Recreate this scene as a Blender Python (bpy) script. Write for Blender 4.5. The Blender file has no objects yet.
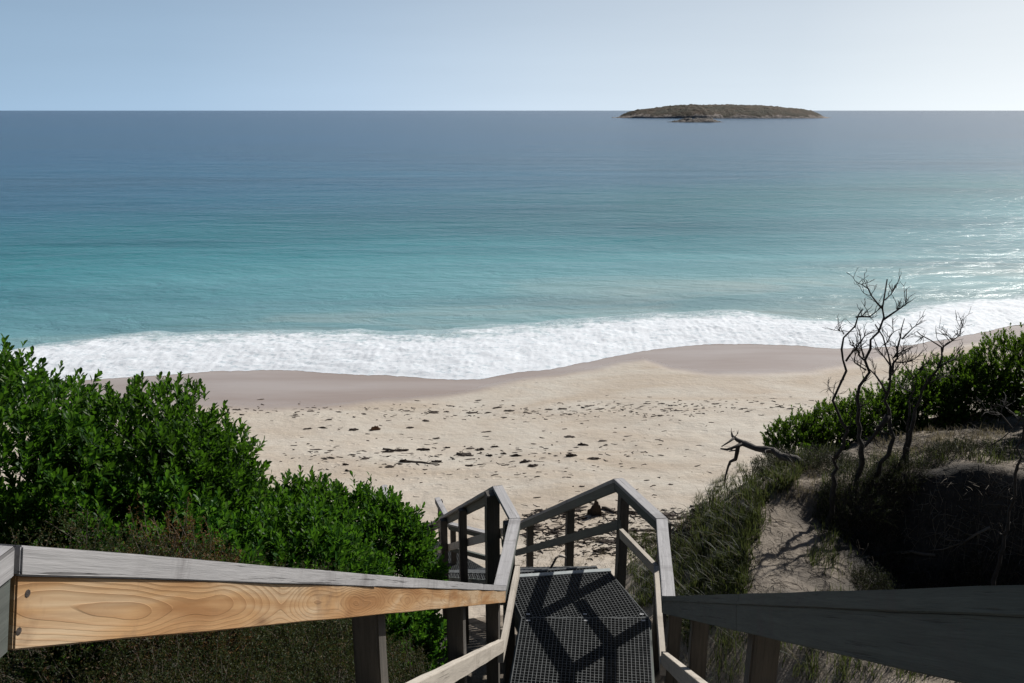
import bpy, bmesh, math, random
import numpy as np
from mathutils import Vector, Matrix, noise as mnoise

R = math.radians
rnd = random.Random(7)
NP = np.random.default_rng(11)
sc = bpy.context.scene
COL = sc.collection
H = 11.0                                  # eye height above the sea, metres
F = 796.0; PITCH = R(16.2)
CP, SP = math.cos(PITCH), math.sin(PITCH)
SUN_AZ, SUN_EL = R(49), R(41)

# ------------------------------------------------------------------ placing helpers
def ray(px, py):
    u = (px - 512) / F; v = (py - 341.5) / F
    return Vector((u, CP - v * SP, -(SP + v * CP)))
def P(px, py, z):                          # point of that sight line at height z (relative to the eye)
    d = ray(px, py); return d * (z / d.z)
def PD(px, py, D):                         # point of that sight line at horizontal distance D
    d = ray(px, py); return d * (D / math.hypot(d.x, d.y))
def up(v): return Vector((v[0], v[1], v[2] + H))
def sstep(a, b, x):
    t = min(1, max(0, (x - a) / (b - a))); return t * t * (3 - 2 * t)
def lerp(a, b, t): return a + (b - a) * t
def interp(x, xs, ys): return float(np.interp(x, xs, ys))
def nz(x, y, z=0.0): return mnoise.noise((x, y, z))
def fbm(x, y, z=0.0, o=4):
    s = 0; a = 1; 
    for i in range(o):
        s += a * mnoise.noise((x, y, z)); x *= 2.03; y *= 2.03; z = z * 2.03 + 7.1; a *= .5
    return s

# ------------------------------------------------------------------ object helpers
def tag(o, label=None, cat=None, group=None, kind=None):
    if label: o['label'] = label
    if cat: o['category'] = cat
    if group: o['group'] = group
    if kind: o['kind'] = kind
    return o
def link(name, me, mat=None, parent=None):
    o = bpy.data.objects.new(name, me); COL.objects.link(o)
    if mat is not None: me.materials.append(mat)
    if parent is not None:
        o.parent = parent
    return o
def mesh_arr(name, verts, faces, mat=None, parent=None, smooth=False):
    """verts (n,3) array, faces (m,k) array of one face size"""
    verts = np.asarray(verts, np.float32); faces = np.asarray(faces, np.int32)
    k = faces.shape[1]; m = len(faces)
    me = bpy.data.meshes.new(name)
    me.vertices.add(len(verts)); me.vertices.foreach_set('co', verts.ravel())
    me.loops.add(m * k); me.loops.foreach_set('vertex_index', faces.ravel())
    me.polygons.add(m)
    me.polygons.foreach_set('loop_start', np.arange(0, m * k, k, dtype=np.int32))
    if smooth: me.polygons.foreach_set('use_smooth', np.ones(m, bool))
    me.update(calc_edges=True); me.validate()
    return link(name, me, mat, parent)
def empty(name, loc=(0, 0, 0)):
    o = bpy.data.objects.new(name, None); COL.objects.link(o); o.location = loc
    o.empty_display_size = .2
    return o
def grid_faces(nu, nv):
    i = np.arange(nu - 1)[:, None] * nv + np.arange(nv - 1)[None, :]
    return np.stack([i, i + nv, i + nv + 1, i + 1], -1).reshape(-1, 4)
class MB:                                   # collects boxes and tubes into one mesh
    def __init__(s): s.v = []; s.f = []
    def box(s, c, ax, ay, az):              # centre and three half-axis vectors
        b = len(s.v)
        for i in (-1, 1):
            for j in (-1, 1):
                for k in (-1, 1):
                    s.v.append(tuple(c + ax * i + ay * j + az * k))
        for q in ((0,1,3,2),(4,6,7,5),(0,4,5,1),(2,3,7,6),(0,2,6,4),(1,5,7,3)):
            s.f.append(tuple(b + i for i in q))
    def tube(s, pts, rad, n=6):
        b = len(s.v); m = len(pts)
        ref = Vector((.3, .9, .2))
        for i, p in enumerate(pts):
            d = (pts[min(i + 1, m - 1)] - pts[max(i - 1, 0)])
            if d.length < 1e-7: d = Vector((0, 0, 1))
            d.normalize()
            a = d.cross(ref)
            if a.length < .05: a = d.cross(Vector((1, 0, 0)))
            a.normalize(); c = d.cross(a)
            for k in range(n):
                t = 2 * math.pi * k / n
                s.v.append(tuple(p + (a * math.cos(t) + c * math.sin(t)) * rad[i]))
        for i in range(m - 1):
            for k in range(n):
                s.f.append((b + i*n + k, b + i*n + (k+1) % n, b + (i+1)*n + (k+1) % n, b + (i+1)*n + k))
        s.f.append(tuple(b + (m-1)*n + k for k in range(n)))
        s.f.append(tuple(b + n - 1 - k for k in range(n)))
    def build(s, name, mat, parent=None, smooth=False):
        me = bpy.data.meshes.new(name); me.from_pydata(s.v, [], s.f)
        if smooth: me.polygons.foreach_set('use_smooth', [True] * len(me.polygons))
        me.update(); return link(name, me, mat, parent)

# ------------------------------------------------------------------ materials
class NT:
    def __init__(s, name):
        s.m = bpy.data.materials.new(name); s.m.use_nodes = True
        s.t = s.m.node_tree; s.t.nodes.clear()
        s.out = s.n('OutputMaterial')
    def n(s, typ, **kw):
        o = s.t.nodes.new('ShaderNode' + typ)
        for k, v in kw.items():
            if k.startswith('i_'):
                o.inputs[k[2:].replace('_', ' ')].default_value = v
            else: setattr(o, k, v)
        return o
    def l(s, a, b): s.t.links.new(a, b)
    def coord(s, kind='Object', scale=(1, 1, 1), rot=(0, 0, 0)):
        c = s.n('TexCoord'); m = s.n('Mapping'); m.inputs['Scale'].default_value = scale
        m.inputs['Rotation'].default_value = rot
        s.l(c.outputs[kind], m.inputs['Vector']); return m.outputs['Vector']
    def noise(s, vec, scale, detail=4, rough=.55, dist=0.0):
        n = s.n('TexNoise'); n.inputs['Scale'].default_value = scale
        n.inputs['Detail'].default_value = detail; n.inputs['Roughness'].default_value = rough
        n.inputs['Distortion'].default_value = dist
        if vec is not None: s.l(vec, n.inputs['Vector'])
        return n.outputs['Fac']
    def ramp(s, fac, stops, interp='LINEAR'):
        r = s.n('ValToRGB'); r.color_ramp.interpolation = interp
        e = r.color_ramp.elements
        while len(e) > 1: e.remove(e[-1])
        for i, (p, c) in enumerate(stops):
            if not isinstance(c, (tuple, list)): c = (c, c, c)
            c = tuple(c) + (1,) if len(c) == 3 else c
            if i == 0: e[0].position = p; e[0].color = c
            else:
                q = e.new(p); q.color = c
        s.l(fac, r.inputs['Fac']); return r.outputs['Color']
    def mix(s, fac, a, b, mode='MIX'):
        m = s.n('Mix', data_type='RGBA', blend_type=mode)
        for sock, v in ((m.inputs[0], fac), (m.inputs[6], a), (m.inputs[7], b)):
            if isinstance(v, bpy.types.NodeSocket): s.l(v, sock)
            elif isinstance(v, (int, float)): sock.default_value = v
            else: sock.default_value = tuple(v) + (1,) if len(v) == 3 else v
        return m.outputs[2]
    def math(s, op, a, b=None, clamp=False):
        m = s.n('Math', operation=op); m.use_clamp = clamp
        for i, v in enumerate((a, b)):
            if v is None: continue
            if isinstance(v, bpy.types.NodeSocket): s.l(v, m.inputs[i])
            else: m.inputs[i].default_value = v
        return m.outputs[0]
    def bump(s, h, strength=.3, dist=.01, normal=None):
        b = s.n('Bump'); b.inputs['Strength'].default_value = strength; b.inputs['Distance'].default_value = dist
        s.l(h, b.inputs['Height'])
        if normal is not None: s.l(normal, b.inputs['Normal'])
        return b.outputs['Normal']
    def principled(s, col, rough=.7, normal=None, spec=.5, ior=None):
        p = s.n('BsdfPrincipled')
        for sock, v in (('Base Color', col), ('Roughness', rough)):
            if isinstance(v, bpy.types.NodeSocket): s.l(v, p.inputs[sock])
            elif sock == 'Base Color': p.inputs[sock].default_value = tuple(v) + (1,)
            else: p.inputs[sock].default_value = v
        p.inputs['Specular IOR Level'].default_value = spec
        if ior: p.inputs['IOR'].default_value = ior
        if normal is not None: s.l(normal, p.inputs['Normal'])
        s.l(p.outputs[0], s.out.inputs['Surface']); return p

def wood(name, light, dark, crack=.5, stain=(.10, .09, .085), rough=.75, rings=False, knots=0.0):
    """board lying along its local X: long grain streaks, drying cracks, stains"""
    t = NT(name)
    oi = t.n('ObjectInfo'); tc = t.n('TexCoord')
    add = t.n('VectorMath', operation='ADD'); comb = t.n('CombineXYZ')
    r10 = t.math('MULTIPLY', oi.outputs['Random'], 37.0)
    t.l(r10, comb.inputs[0]); t.l(r10, comb.inputs[1]); t.l(r10, comb.inputs[2])
    t.l(tc.outputs['Object'], add.inputs[0]); t.l(comb.outputs[0], add.inputs[1])
    def mp(sc_):
        m = t.n('Mapping'); m.inputs['Scale'].default_value = sc_; t.l(add.outputs[0], m.inputs['Vector']); return m.outputs['Vector']
    g1 = t.noise(mp((2.2, 42, 42)), 1.0, 6, .65, .6)
    g2 = t.noise(mp((1.0, 7, 7)), 1.2, 5, .6, 1.0)
    if rings:
        w = t.n('TexWave', wave_type='BANDS', bands_direction='Z')
        w.inputs['Scale'].default_value = 5.5; w.inputs['Distortion'].default_value = 7.5
        w.inputs['Detail'].default_value = 2.5; w.inputs['Detail Scale'].default_value = 1.1
        t.l(mp((1.5, 4.5, 4.5)), w.inputs['Vector'])
        wr = t.ramp(w.outputs['Fac'], [(0, 0), (.72, .12), (.93, .9), (1, .5)])
    base = t.mix(t.ramp(g1, [(.32, 0), (.68, 1)]), dark, light)
    base = t.mix(t.ramp(g2, [(.35, .5), (.65, 0)]), base, tuple(c * .72 for c in light))
    if rings:
        base = t.mix(t.math('MULTIPLY', wr, .52), base, tuple(c * k for c, k in zip(dark, (.8, .62, .5))))
    # cross stains of old water marks
    st = t.noise(mp((5.0, 1.6, 1.6)), 1.0, 5, .7, .8)
    base = t.mix(t.ramp(st, [(.53, 0), (.68, .6)]), base, stain)
    cr = t.noise(mp((1.6, 90, 90)), 1.0, 4, .7, .3)
    crk = t.ramp(cr, [(.60, 0), (.65, 1)])
    base = t.mix(t.math('MULTIPLY', crk, crack), base, tuple(c * .35 for c in stain))
    if knots:
        v = t.n('TexVoronoi', feature='F1'); v.inputs['Scale'].default_value = 1.0
        t.l(mp((3.4, 10, 10)), v.inputs['Vector'])
        kk = t.ramp(v.outputs['Distance'], [(.0, 1), (.07, .9), (.12, .25), (.2, 0)])
        base = t.mix(t.math('MULTIPLY', kk, knots), base, (.10, .05, .025))
    fg = t.noise(mp((9, 260, 260)), 1.0, 4, .7)
    base = t.mix(t.ramp(fg, [(.33, .28), (.55, 0)]), base, tuple(c * .55 for c in dark))
    hgt = t.math('ADD', t.math('ADD', t.math('MULTIPLY', g1, .6), t.math('MULTIPLY', fg, .4)), t.math('MULTIPLY', crk, -.8))
    t.principled(base, rough, t.bump(hgt, .45, .004), .3)
    return t.m

M = {}
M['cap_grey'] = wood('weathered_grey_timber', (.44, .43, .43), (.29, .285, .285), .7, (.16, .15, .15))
def mat_pine():
    t = NT('fresh_pine'); tc = t.n('TexCoord'); sep = t.n('SeparateXYZ'); t.l(tc.outputs['Object'], sep.inputs[0])
    def nn(sc, scale, det=3, r=.5, d=0.0): return t.math('SUBTRACT', t.noise(t.coord('Object', sc), scale, det, r, d), .5)
    hgt = t.math('ADD', sep.outputs[2], t.math('MULTIPLY', nn((1, .6, .6), 2.0, 2), .05))
    hgt = t.math('ADD', hgt, t.math('MULTIPLY', nn((1, 3, 3), 6, 4), .010))
    dep = t.math('ADD', .042, t.math('MULTIPLY', nn((1, .01, .01), 1.3, 2), .15))
    r = t.math('SQRT', t.math('ADD', t.math('MULTIPLY', hgt, hgt), t.math('MULTIPLY', dep, dep)))
    ph = t.math('FRACT', t.math('MULTIPLY', r, 215.0))
    ring = t.ramp(ph, [(0, 0), (.50, .10), (.86, .75), (.95, 1), (1, 0)])
    g1 = t.noise(t.coord('Object', (3, 90, 90)), 1.0, 5, .6, .3)
    zone = t.noise(t.coord('Object', (1.1, 6, 9)), 1.3, 3, .5, .6)
    base = t.ramp(zone, [(.38, (.32, .165, .068)), (.50, (.45, .275, .135)), (.62, (.52, .39, .25))])
    c = t.mix(t.math('MULTIPLY', ring, .55), base, (.25, .125, .05))
    c = t.mix(t.ramp(g1, [(.35, .4), (.6, 0)]), c, (.26, .14, .065))
    st = t.noise(t.coord('Object', (6, 3, 5)), 1.0, 5, .7, .8)
    c = t.mix(t.ramp(st, [(.54, 0), (.68, .5)]), c, (.20, .125, .075))
    v = t.n('TexVoronoi', feature='F1'); v.inputs['Scale'].default_value = 1.0; t.l(t.coord('Object', (2.6, 9, 9)), v.inputs['Vector'])
    kk = t.ramp(v.outputs['Distance'], [(0, 1), (.06, .9), (.10, .3), (.17, 0)])
    c = t.mix(t.math('MULTIPLY', kk, .8), c, (.11, .05, .025))
    t.principled(c, .62, t.bump(t.math('ADD', ring, t.math('MULTIPLY', g1, .6)), .3, .002), .3); return t.m
M['pine'] = mat_pine()
M['pale'] = wood('bleached_timber', (.52, .47, .40), (.38, .34, .29), .5, (.25, .22, .18))
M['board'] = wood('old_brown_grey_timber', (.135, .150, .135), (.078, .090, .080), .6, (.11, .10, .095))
M['post'] = wood('post_timber', (.125, .112, .095), (.062, .057, .050), .7, (.09, .085, .08))

def mat_grating():
    t = NT('grey_grating'); v = t.coord('Object')
    c = t.ramp(t.noise(v, 18, 4), [(.3, (.042, .046, .047)), (.7, (.10, .105, .105))])
    t.principled(c, .55, t.bump(t.noise(v, 160, 3), .3, .002), .4); return t.m
M['grating'] = mat_grating()
def mat_plain(name, a, b, scale, rough=.6, bump=.3, metal=0):
    t = NT(name); v = t.coord('Object'); n = t.noise(v, scale, 6, .6)
    p = t.principled(t.ramp(n, [(.3, a), (.7, b)]), rough, t.bump(n, bump, .01), .4)
    p.inputs['Metallic'].default_value = metal; return t.m
M['edge'] = mat_plain('edge_strip', (.25, .28, .28), (.36, .38, .37), 14, .6)
M['steel'] = mat_plain('dull_galvanised_steel', (.28, .28, .28), (.42, .42, .41), 60, .45, .2, .8)
M['dead'] = mat_plain('dead_branch_bark', (.022, .020, .018), (.060, .053, .047), 22, .9, .7)
M['log'] = mat_plain('driftwood_bark', (.035, .032, .029), (.10, .09, .08), 14, .9, .8)
M['weed'] = mat_plain('dried_seaweed', (.018, .013, .010), (.055, .038, .026), 25, .85, .8)
M['stick'] = mat_plain('beach_stick_bark', (.05, .04, .032), (.12, .10, .08), 25, .9, .6)
M['weed_red'] = mat_plain('red_brown_seaweed', (.09, .045, .022), (.17, .09, .045), 25, .85, .8)
M['paletip'] = mat_plain('bleached_driftwood', (.38, .34, .29), (.55, .50, .44), 30, .8, .5)
M['rust'] = mat_plain('rusty_screw', (.02, .017, .015), (.07, .055, .045), 200, .7, .3)
M['blue'] = mat_plain('blue_cloth', (.03, .09, .35), (.06, .16, .5), 40, .7, .3)
M['stem'] = mat_plain('shrub_stem_bark', (.05, .042, .034), (.11, .09, .07), 30, .9, .6)
M['litter'] = mat_plain('dry_twig_litter', (.05, .042, .034), (.27, .23, .18), 3, .9, .4)

def mat_leaf(name, cols, trans=(.12, .22, .03), tmix=.35, gloss=.35, patch=None):
    t = NT(name)
    g = t.n('NewGeometry')
    c = t.ramp(g.outputs['Random Per Island'], cols)
    big = t.noise(t.coord('Object'), 2.3, 3)
    c = t.mix(t.ramp(big, [(.35, .0), (.65, .35)]), c, tuple(x * .6 for x in cols[0][1]))
    oi = t.n('ObjectInfo'); hs = t.n('HueSaturation'); t.l(c, hs.inputs['Color'])
    t.l(t.math('ADD', .488, t.math('MULTIPLY', oi.outputs['Random'], .024)), hs.inputs['Hue'])
    t.l(t.math('ADD', .66, t.math('MULTIPLY', oi.outputs['Random'], .42)), hs.inputs['Value']); c = hs.outputs['Color']
    if patch:
        c = t.mix(t.ramp(t.noise(t.coord('Object'), 1.6, 3, .6), [(.52, 0), (.62, .85)]), c, patch)
    p = t.n('BsdfPrincipled'); t.l(c, p.inputs['Base Color'])
    p.inputs['Roughness'].default_value = gloss; p.inputs['Specular IOR Level'].default_value = .18
    tr = t.n('BsdfTranslucent'); t.l(t.mix(.65, c, trans), tr.inputs['Color'])
    ms = t.n('MixShader'); ms.inputs[0].default_value = tmix
    t.l(p.outputs[0], ms.inputs[1]); t.l(tr.outputs[0], ms.inputs[2]); t.l(ms.outputs[0], t.out.inputs['Surface'])
    return t.m
M['leaf'] = mat_leaf('broad_green_leaf', [(0, (.014, .05, .008)), (.5, (.028, .09, .010)), (.82, (.06, .145, .018)), (1, (.15, .24, .05))], (.11, .27, .015), .42, .42)
M['leaf_right'] = mat_leaf('dark_green_leaf', [(0, (.014, .045, .008)), (.6, (.032, .085, .012)), (1, (.09, .15, .03))], (.14, .26, .015), .45, .45)
M['heath'] = mat_leaf('heath_leaf', [(0, (.014, .030, .008)), (.55, (.030, .052, .013)), (.80, (.055, .052, .020)), (.95, (.11, .05, .022)), (1, (.18, .14, .08))], (.14, .15, .04), .25, .55)
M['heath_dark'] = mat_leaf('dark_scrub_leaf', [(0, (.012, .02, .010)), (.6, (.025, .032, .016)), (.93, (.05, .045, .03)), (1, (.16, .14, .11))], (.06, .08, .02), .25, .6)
M['heath_brown'] = mat_leaf('dry_brown_sprig', [(0, (.06, .032, .012)), (.6, (.13, .06, .02)), (1, (.20, .10, .04))], (.25, .14, .04), .25, .6)
M['grass'] = mat_leaf('dune_grass_blade', [(0, (.012, .022, .007)), (.6, (.026, .042, .013)), (.85, (.065, .06, .026)), (1, (.19, .155, .09))], (.16, .20, .05), .3, .5)
M['drygrass'] = mat_leaf('dry_grass_blade', [(0, (.10, .09, .045)), (.5, (.22, .18, .10)), (1, (.38, .33, .22))], (.3, .26, .14), .3, .6)

# ------------------------------------------------------------------ shoreline and terrain (heights relative to the eye)
def curve(pts, z=-H):
    q = sorted((tuple(P(x, y, z)) for x, y in pts)); return [a[0] for a in q], [a[1] for a in q]
LOW = [(-120,384),(-40,386),(20,383),(60,380),(110,378),(160,375),(210,371.5),(260,369.5),(310,371),(360,374),(420,377),(455,379.5),(480,378.5),(515,373),(560,367),(600,359),(640,350.5),(680,346),(720,343.5),(760,343.5),(800,345.5),(835,348),(870,348),(900,346),(935,341),(965,335),(1000,328),(1040,321),(1100,316),(1200,312)]
UPP = [(-120,362),(-40,358),(5,352),(40,346),(80,339.5),(140,335),(200,332.5),(300,331.5),(400,332.5),(450,331),(500,327.5),(560,322.5),(620,317.5),(680,313.5),(720,313),(760,314.5),(800,318.5),(830,322.5),(850,322),(880,315),(920,306.5),(960,301),(1000,298),(1040,296),(1100,294),(1200,292)]
WET = [(-120,412),(60,408),(200,406.5),(330,403),(400,399),(440,392),(470,384),(500,379.5),(560,371),(620,358),(645,356),(670,365),(710,371),(760,372.5),(810,371),(845,364),(880,355),(930,347),(1000,334),(1100,322)]
LX, LY = curve(LOW); UX, UY = curve(UPP); WX, WY = curve(WET, -H + .35)
def waterline(x): return interp(x, LX, LY)
def beach_h(x, y):
    d = waterline(x) - y
    z = -H + (.055 * d if d < 8 else .44 + .085 * (d - 8) if d < 21 else 1.545 + .02 * (d - 21)) if d > 0 else -H + .09 * d
    z += .05 * sstep(3, 9, d) * fbm(x * .25, y * .5, 3) + .025 * sstep(6, 12, d) * fbm(x * 1.3, y * 1.5, 9, 3)
    return z
EXR, EYR = [1.2, 2.2, 3.8, 5.2, 7, 10, 16, 40], [7.8, 8.6, 10.1, 10.9, 11.6, 12.6, 14, 15]
EXL, EYL = [-40, -12, -6, -3.2, -2, -1.2], [10, 8.8, 7.9, 7.6, 7.7, 7.6]
PATH = [(-.35, -3, -2.3), (.1, .95, -2.45), (.36, 5.0, -5.1), (.25, 6.9, -5.35), (-.35, 10, -7.3), (-1.05, 12.9, -9.1), (-1.9, 14.8, -9.3), (-3, 18, -9.4)]
def path_at(x, y):
    best = (1e9, 0, 0)
    for (x0, y0, z0), (x1, y1, z1) in zip(PATH, PATH[1:]):
        dx, dy = x1 - x0, y1 - y0; L2 = dx*dx + dy*dy
        t = min(1, max(0, ((x - x0) * dx + (y - y0) * dy) / L2))
        qx, qy = x0 + t*dx, y0 + t*dy
        d = math.hypot(x - qx, y - qy)
        if d < best[0]: best = (d, z0 + t*(z1 - z0), 1 if (dx * (y - qy) - dy * (x - qx)) < 0 else -1)
    return best
def dune_h(x, y):
    D = math.hypot(x, y) if y > 0 else abs(x)
    zr = -2.5 - .19 * D + .12 * max(0, x - 3.4) + .12 * fbm(x * .55, y * .55, 1) + .035 * fbm(x * 2.2, y * 2.2, 5) + .03 * fbm(x * 6, y * 6, 9, 3)
    # hollow blown out of the right-hand dune, with an overhanging far rim
    az = math.degrees(math.atan2(x, max(y, .01))) + 3 * nz(x * .9, y * .9, 2)
    Dr = D + .35 * nz(x * 1.1, y * 1.1, 8)
    side = sstep(18, 33, az)
    rim = 8.9 + .02 * (az - 25)
    hol = side * sstep(5.3, 8.0, Dr) * (1 - sstep(rim, rim + .5, Dr))
    zr -= 1.25 * hol
    zr += .25 * side * sstep(rim - .1, rim + .5, Dr)
    zl = -2.95 - .25 * max(-1.5, D - 3) + .1 * fbm(x * .6, y * .6, 4)
    s = sstep(-.6, 1.0, x - .05 * y)
    z = lerp(zl, zr, s)
    if y < -1.5: z += .62 * (-1.5 - y)  # unseen rise added behind the eye to block light from there
    ye = interp(x, EXR, EYR) if x > 0 else interp(x, EXL, EYL)
    if -1.2 < x < 1.2: ye = lerp(7.6, 8.6, (x + 1.2) / 2.4)
    k = y - ye + .3 * fbm(x * .8, y * .8, 6, 3)
    if k > -1.2:
        k2 = k + 1.2
        z -= .78 * (k2 * k2 / 4.8 if k2 < 2.4 else k2 - 1.2)
    d, pz, sg = path_at(x, y)
    if pz < z:
        wdt = (lerp(1.9, 2.9, sstep(5, 8, y)) if sg > 0 else 1.5)
        z = lerp(pz, z, sstep(.55, .55 + wdt, d))
    return z
def h_rel(x, y):
    b = beach_h(x, y)
    if y > 30: return b
    d = dune_h(x, y)
    if d - b > .4: return d
    if b - d > .4: return b
    t = (d - b) / .8 + .5
    return lerp(b, d, t) + .1 * t * (1 - t) * 4 * .5
def hit(px, py, t0=1.5):
    d = ray(px, py); d = d / math.hypot(d.x, d.y); t = t0
    while t < 60:
        p = d * t
        if p.z <= h_rel(p.x, p.y):
            a, b = t - .15, t
            for _ in range(12):
                c = (a + b) / 2; q = d * c
                if q.z <= h_rel(q.x, q.y): b = c
                else: a = c
            q = d * b; return Vector((q.x, q.y, h_rel(q.x, q.y)))
        t += .15
    return P(px, py, -H + .3)

def lines(spec):
    out = [spec[0][0]]
    for a, b, st in spec:
        n = max(1, int(round((b - a) / st)))
        out += [a + (b - a) * (i + 1) / n for i in range(n)]
    return np.array(out)
xs = lines([(-120, -30, 3), (-30, -9, .35), (-9, -3, .2), (-3, 9, .075), (9, 26, .3), (26, 120, 3)])
ys = lines([(-26, -2, .6), (-2, 1, .3), (1, 11.4, .075), (11.4, 17, .16), (17, 44, .22), (44, 60, 2)])
gv = np.empty((len(xs), len(ys), 3)); isdune = np.zeros((len(xs), len(ys)), bool)
wet = np.zeros((len(xs), len(ys))); shade_litter = np.zeros((len(xs), len(ys)))
for i, x in enumerate(xs):
    wl = interp(x, WX, WY)
    for j, y in enumerate(ys):
        z = h_rel(x, y)
        gv[i, j] = (x, y, z + H)
        isdune[i, j] = y < 30 and dune_h(x, y) > beach_h(x, y)
        wet[i, j] = sstep(-.75, .45, y - wl + .5 * nz(x * .25, y * .3, 1) + .2 * nz(x * .9, y * 1.1, 4)) if y > 20 else 0
        if -9 < x < -.45 and .5 < y < 9: shade_litter[i, j] = sstep(-.45, -1.0, x) if False else .95  # leaf litter under the left shrubs, darkened for their shade
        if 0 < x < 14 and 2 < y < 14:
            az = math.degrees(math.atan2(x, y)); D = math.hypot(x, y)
            shade_litter[i, j] = .62 * sstep(17, 24, az) * sstep(.05, .5, fbm(x * 1.6, y * 1.6, 12, 4) + .18) * sstep(6, 8, D)
            shade_litter[i, j] = max(shade_litter[i, j], sstep(19, 29, az + 5 * fbm(x * 1.1, y * 1.1, 2, 3)) * sstep(5.0, 6.6, D + .5 * nz(x, y, 4)) * (1 - sstep(9.3, 9.8, D + .3 * nz(x * 1.3, y * 1.3, 7))))  # near-black ground colour standing for the shade in the hollow
fc = grid_faces(len(xs), len(ys))
fd = isdune.reshape(-1)[fc].any(axis=1)
def sub_mesh(name, faces, mat):
    used, inv = np.unique(faces, return_inverse=True)
    o = mesh_arr(name, gv.reshape(-1, 3)[used], inv.reshape(-1, 4), mat, smooth=True)
    for nm_, ar in (('wet', wet), ('shade_litter', shade_litter)):
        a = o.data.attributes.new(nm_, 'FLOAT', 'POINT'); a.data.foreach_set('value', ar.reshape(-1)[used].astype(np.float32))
    return o
def mat_beach():
    t = NT('beach_sand'); v = t.coord('Object')
    at = t.n('Attribute', attribute_name='wet')
    big = t.noise(t.coord('Object', (.17, .42, 1)), 1.0, 5, .6, .8)
    mid = t.noise(t.coord('Object', (.8, 1.3, 1)), 1.4, 5, .65)
    dry = t.ramp(big, [(.36, (.385, .325, .255)), (.5, (.43, .383, .318)), (.62, (.455, .42, .36))])
    dry = t.mix(t.ramp(mid, [(.40, .35), (.62, 0)]), dry, (.36, .305, .25))
    fine = t.noise(v, 55, 3, .8)
    dry = t.mix(t.ramp(fine, [(.55, 0), (.75, .28)]), dry, (.22, .17, .13))
    wn = t.noise(t.coord('Object', (.12, .6, 1)), 1.0, 4)
    wetc = t.ramp(wn, [(.35, (.285, .225, .185)), (.65, (.35, .30, .265))])
    c = t.mix(at.outputs['Fac'], dry, wetc)
    rg = t.math('SUBTRACT', .95, t.math('MULTIPLY', at.outputs['Fac'], .68))
    pit = t.noise(t.coord('Object', (1, 1.3, 1)), 3.0, 4, .6)
    vo = t.n('TexVoronoi', feature='F1'); vo.inputs['Scale'].default_value = 1.0; vo.inputs['Randomness'].default_value = 1.0
    t.l(t.coord('Object', (1.9, 2.3, 1)), vo.inputs['Vector'])
    step_ = t.math('MULTIPLY', t.ramp(vo.outputs['Distance'], [(.0, 0), (.16, .1), (.26, 1), (.34, .8)]), t.ramp(t.noise(t.coord('Object', (.22, .3, 1)), 1.0, 3), [(.42, 0), (.58, 1)]))
    pit = t.math('ADD', pit, t.math('MULTIPLY', step_, .45))      # trodden dimples
    hh = t.math('ADD', pit, t.math('MULTIPLY', fine, .15))
    dryf = t.math('SUBTRACT', 1.0, t.math('MULTIPLY', at.outputs['Fac'], .95))
    b = t.bump(t.math('MULTIPLY', hh, dryf), .6, .09)
    t.principled(c, rg, b, .35); return t.m
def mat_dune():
    t = NT('dune_sand'); v = t.coord('Object')
    n1 = t.noise(v, 1.3, 6, .65, .5); n2 = t.noise(v, 14, 5, .7); n3 = t.noise(v, 60, 3, .7)
    c = t.ramp(n2, [(.3, (.18, .15, .118)), (.6, (.28, .24, .195))])
    c = t.mix(t.ramp(n1, [(.46, 0), (.62, .75)]), c, (.085, .07, .055))
    c = t.mix(t.ramp(n3, [(.56, 0), (.66, .7)]), c, (.10, .08, .06))
    shd = t.n('Attribute', attribute_name='shade_litter')                     # hollow's shade painted in, plus dark litter on the left and crest
    c = t.mix(t.math('MULTIPLY', shd.outputs['Fac'], .9), c, t.mix(t.ramp(n2, [(.35, 0), (.7, 1)]), (.012, .014, .015), (.036, .035, .034)))
    t.principled(c, .95, t.bump(t.math('ADD', n2, t.math('MULTIPLY', n3, .4)), .7, .05), .2); return t.m
o = sub_mesh('beach', fc[~fd], mat_beach()); tag(o, 'pale sandy beach with a darker wet edge along the surf', 'beach', kind='structure')
o = sub_mesh('dune', fc[fd], mat_dune()); tag(o, 'sand dune slope on both sides of the timber steps', 'dune', kind='structure')

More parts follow.
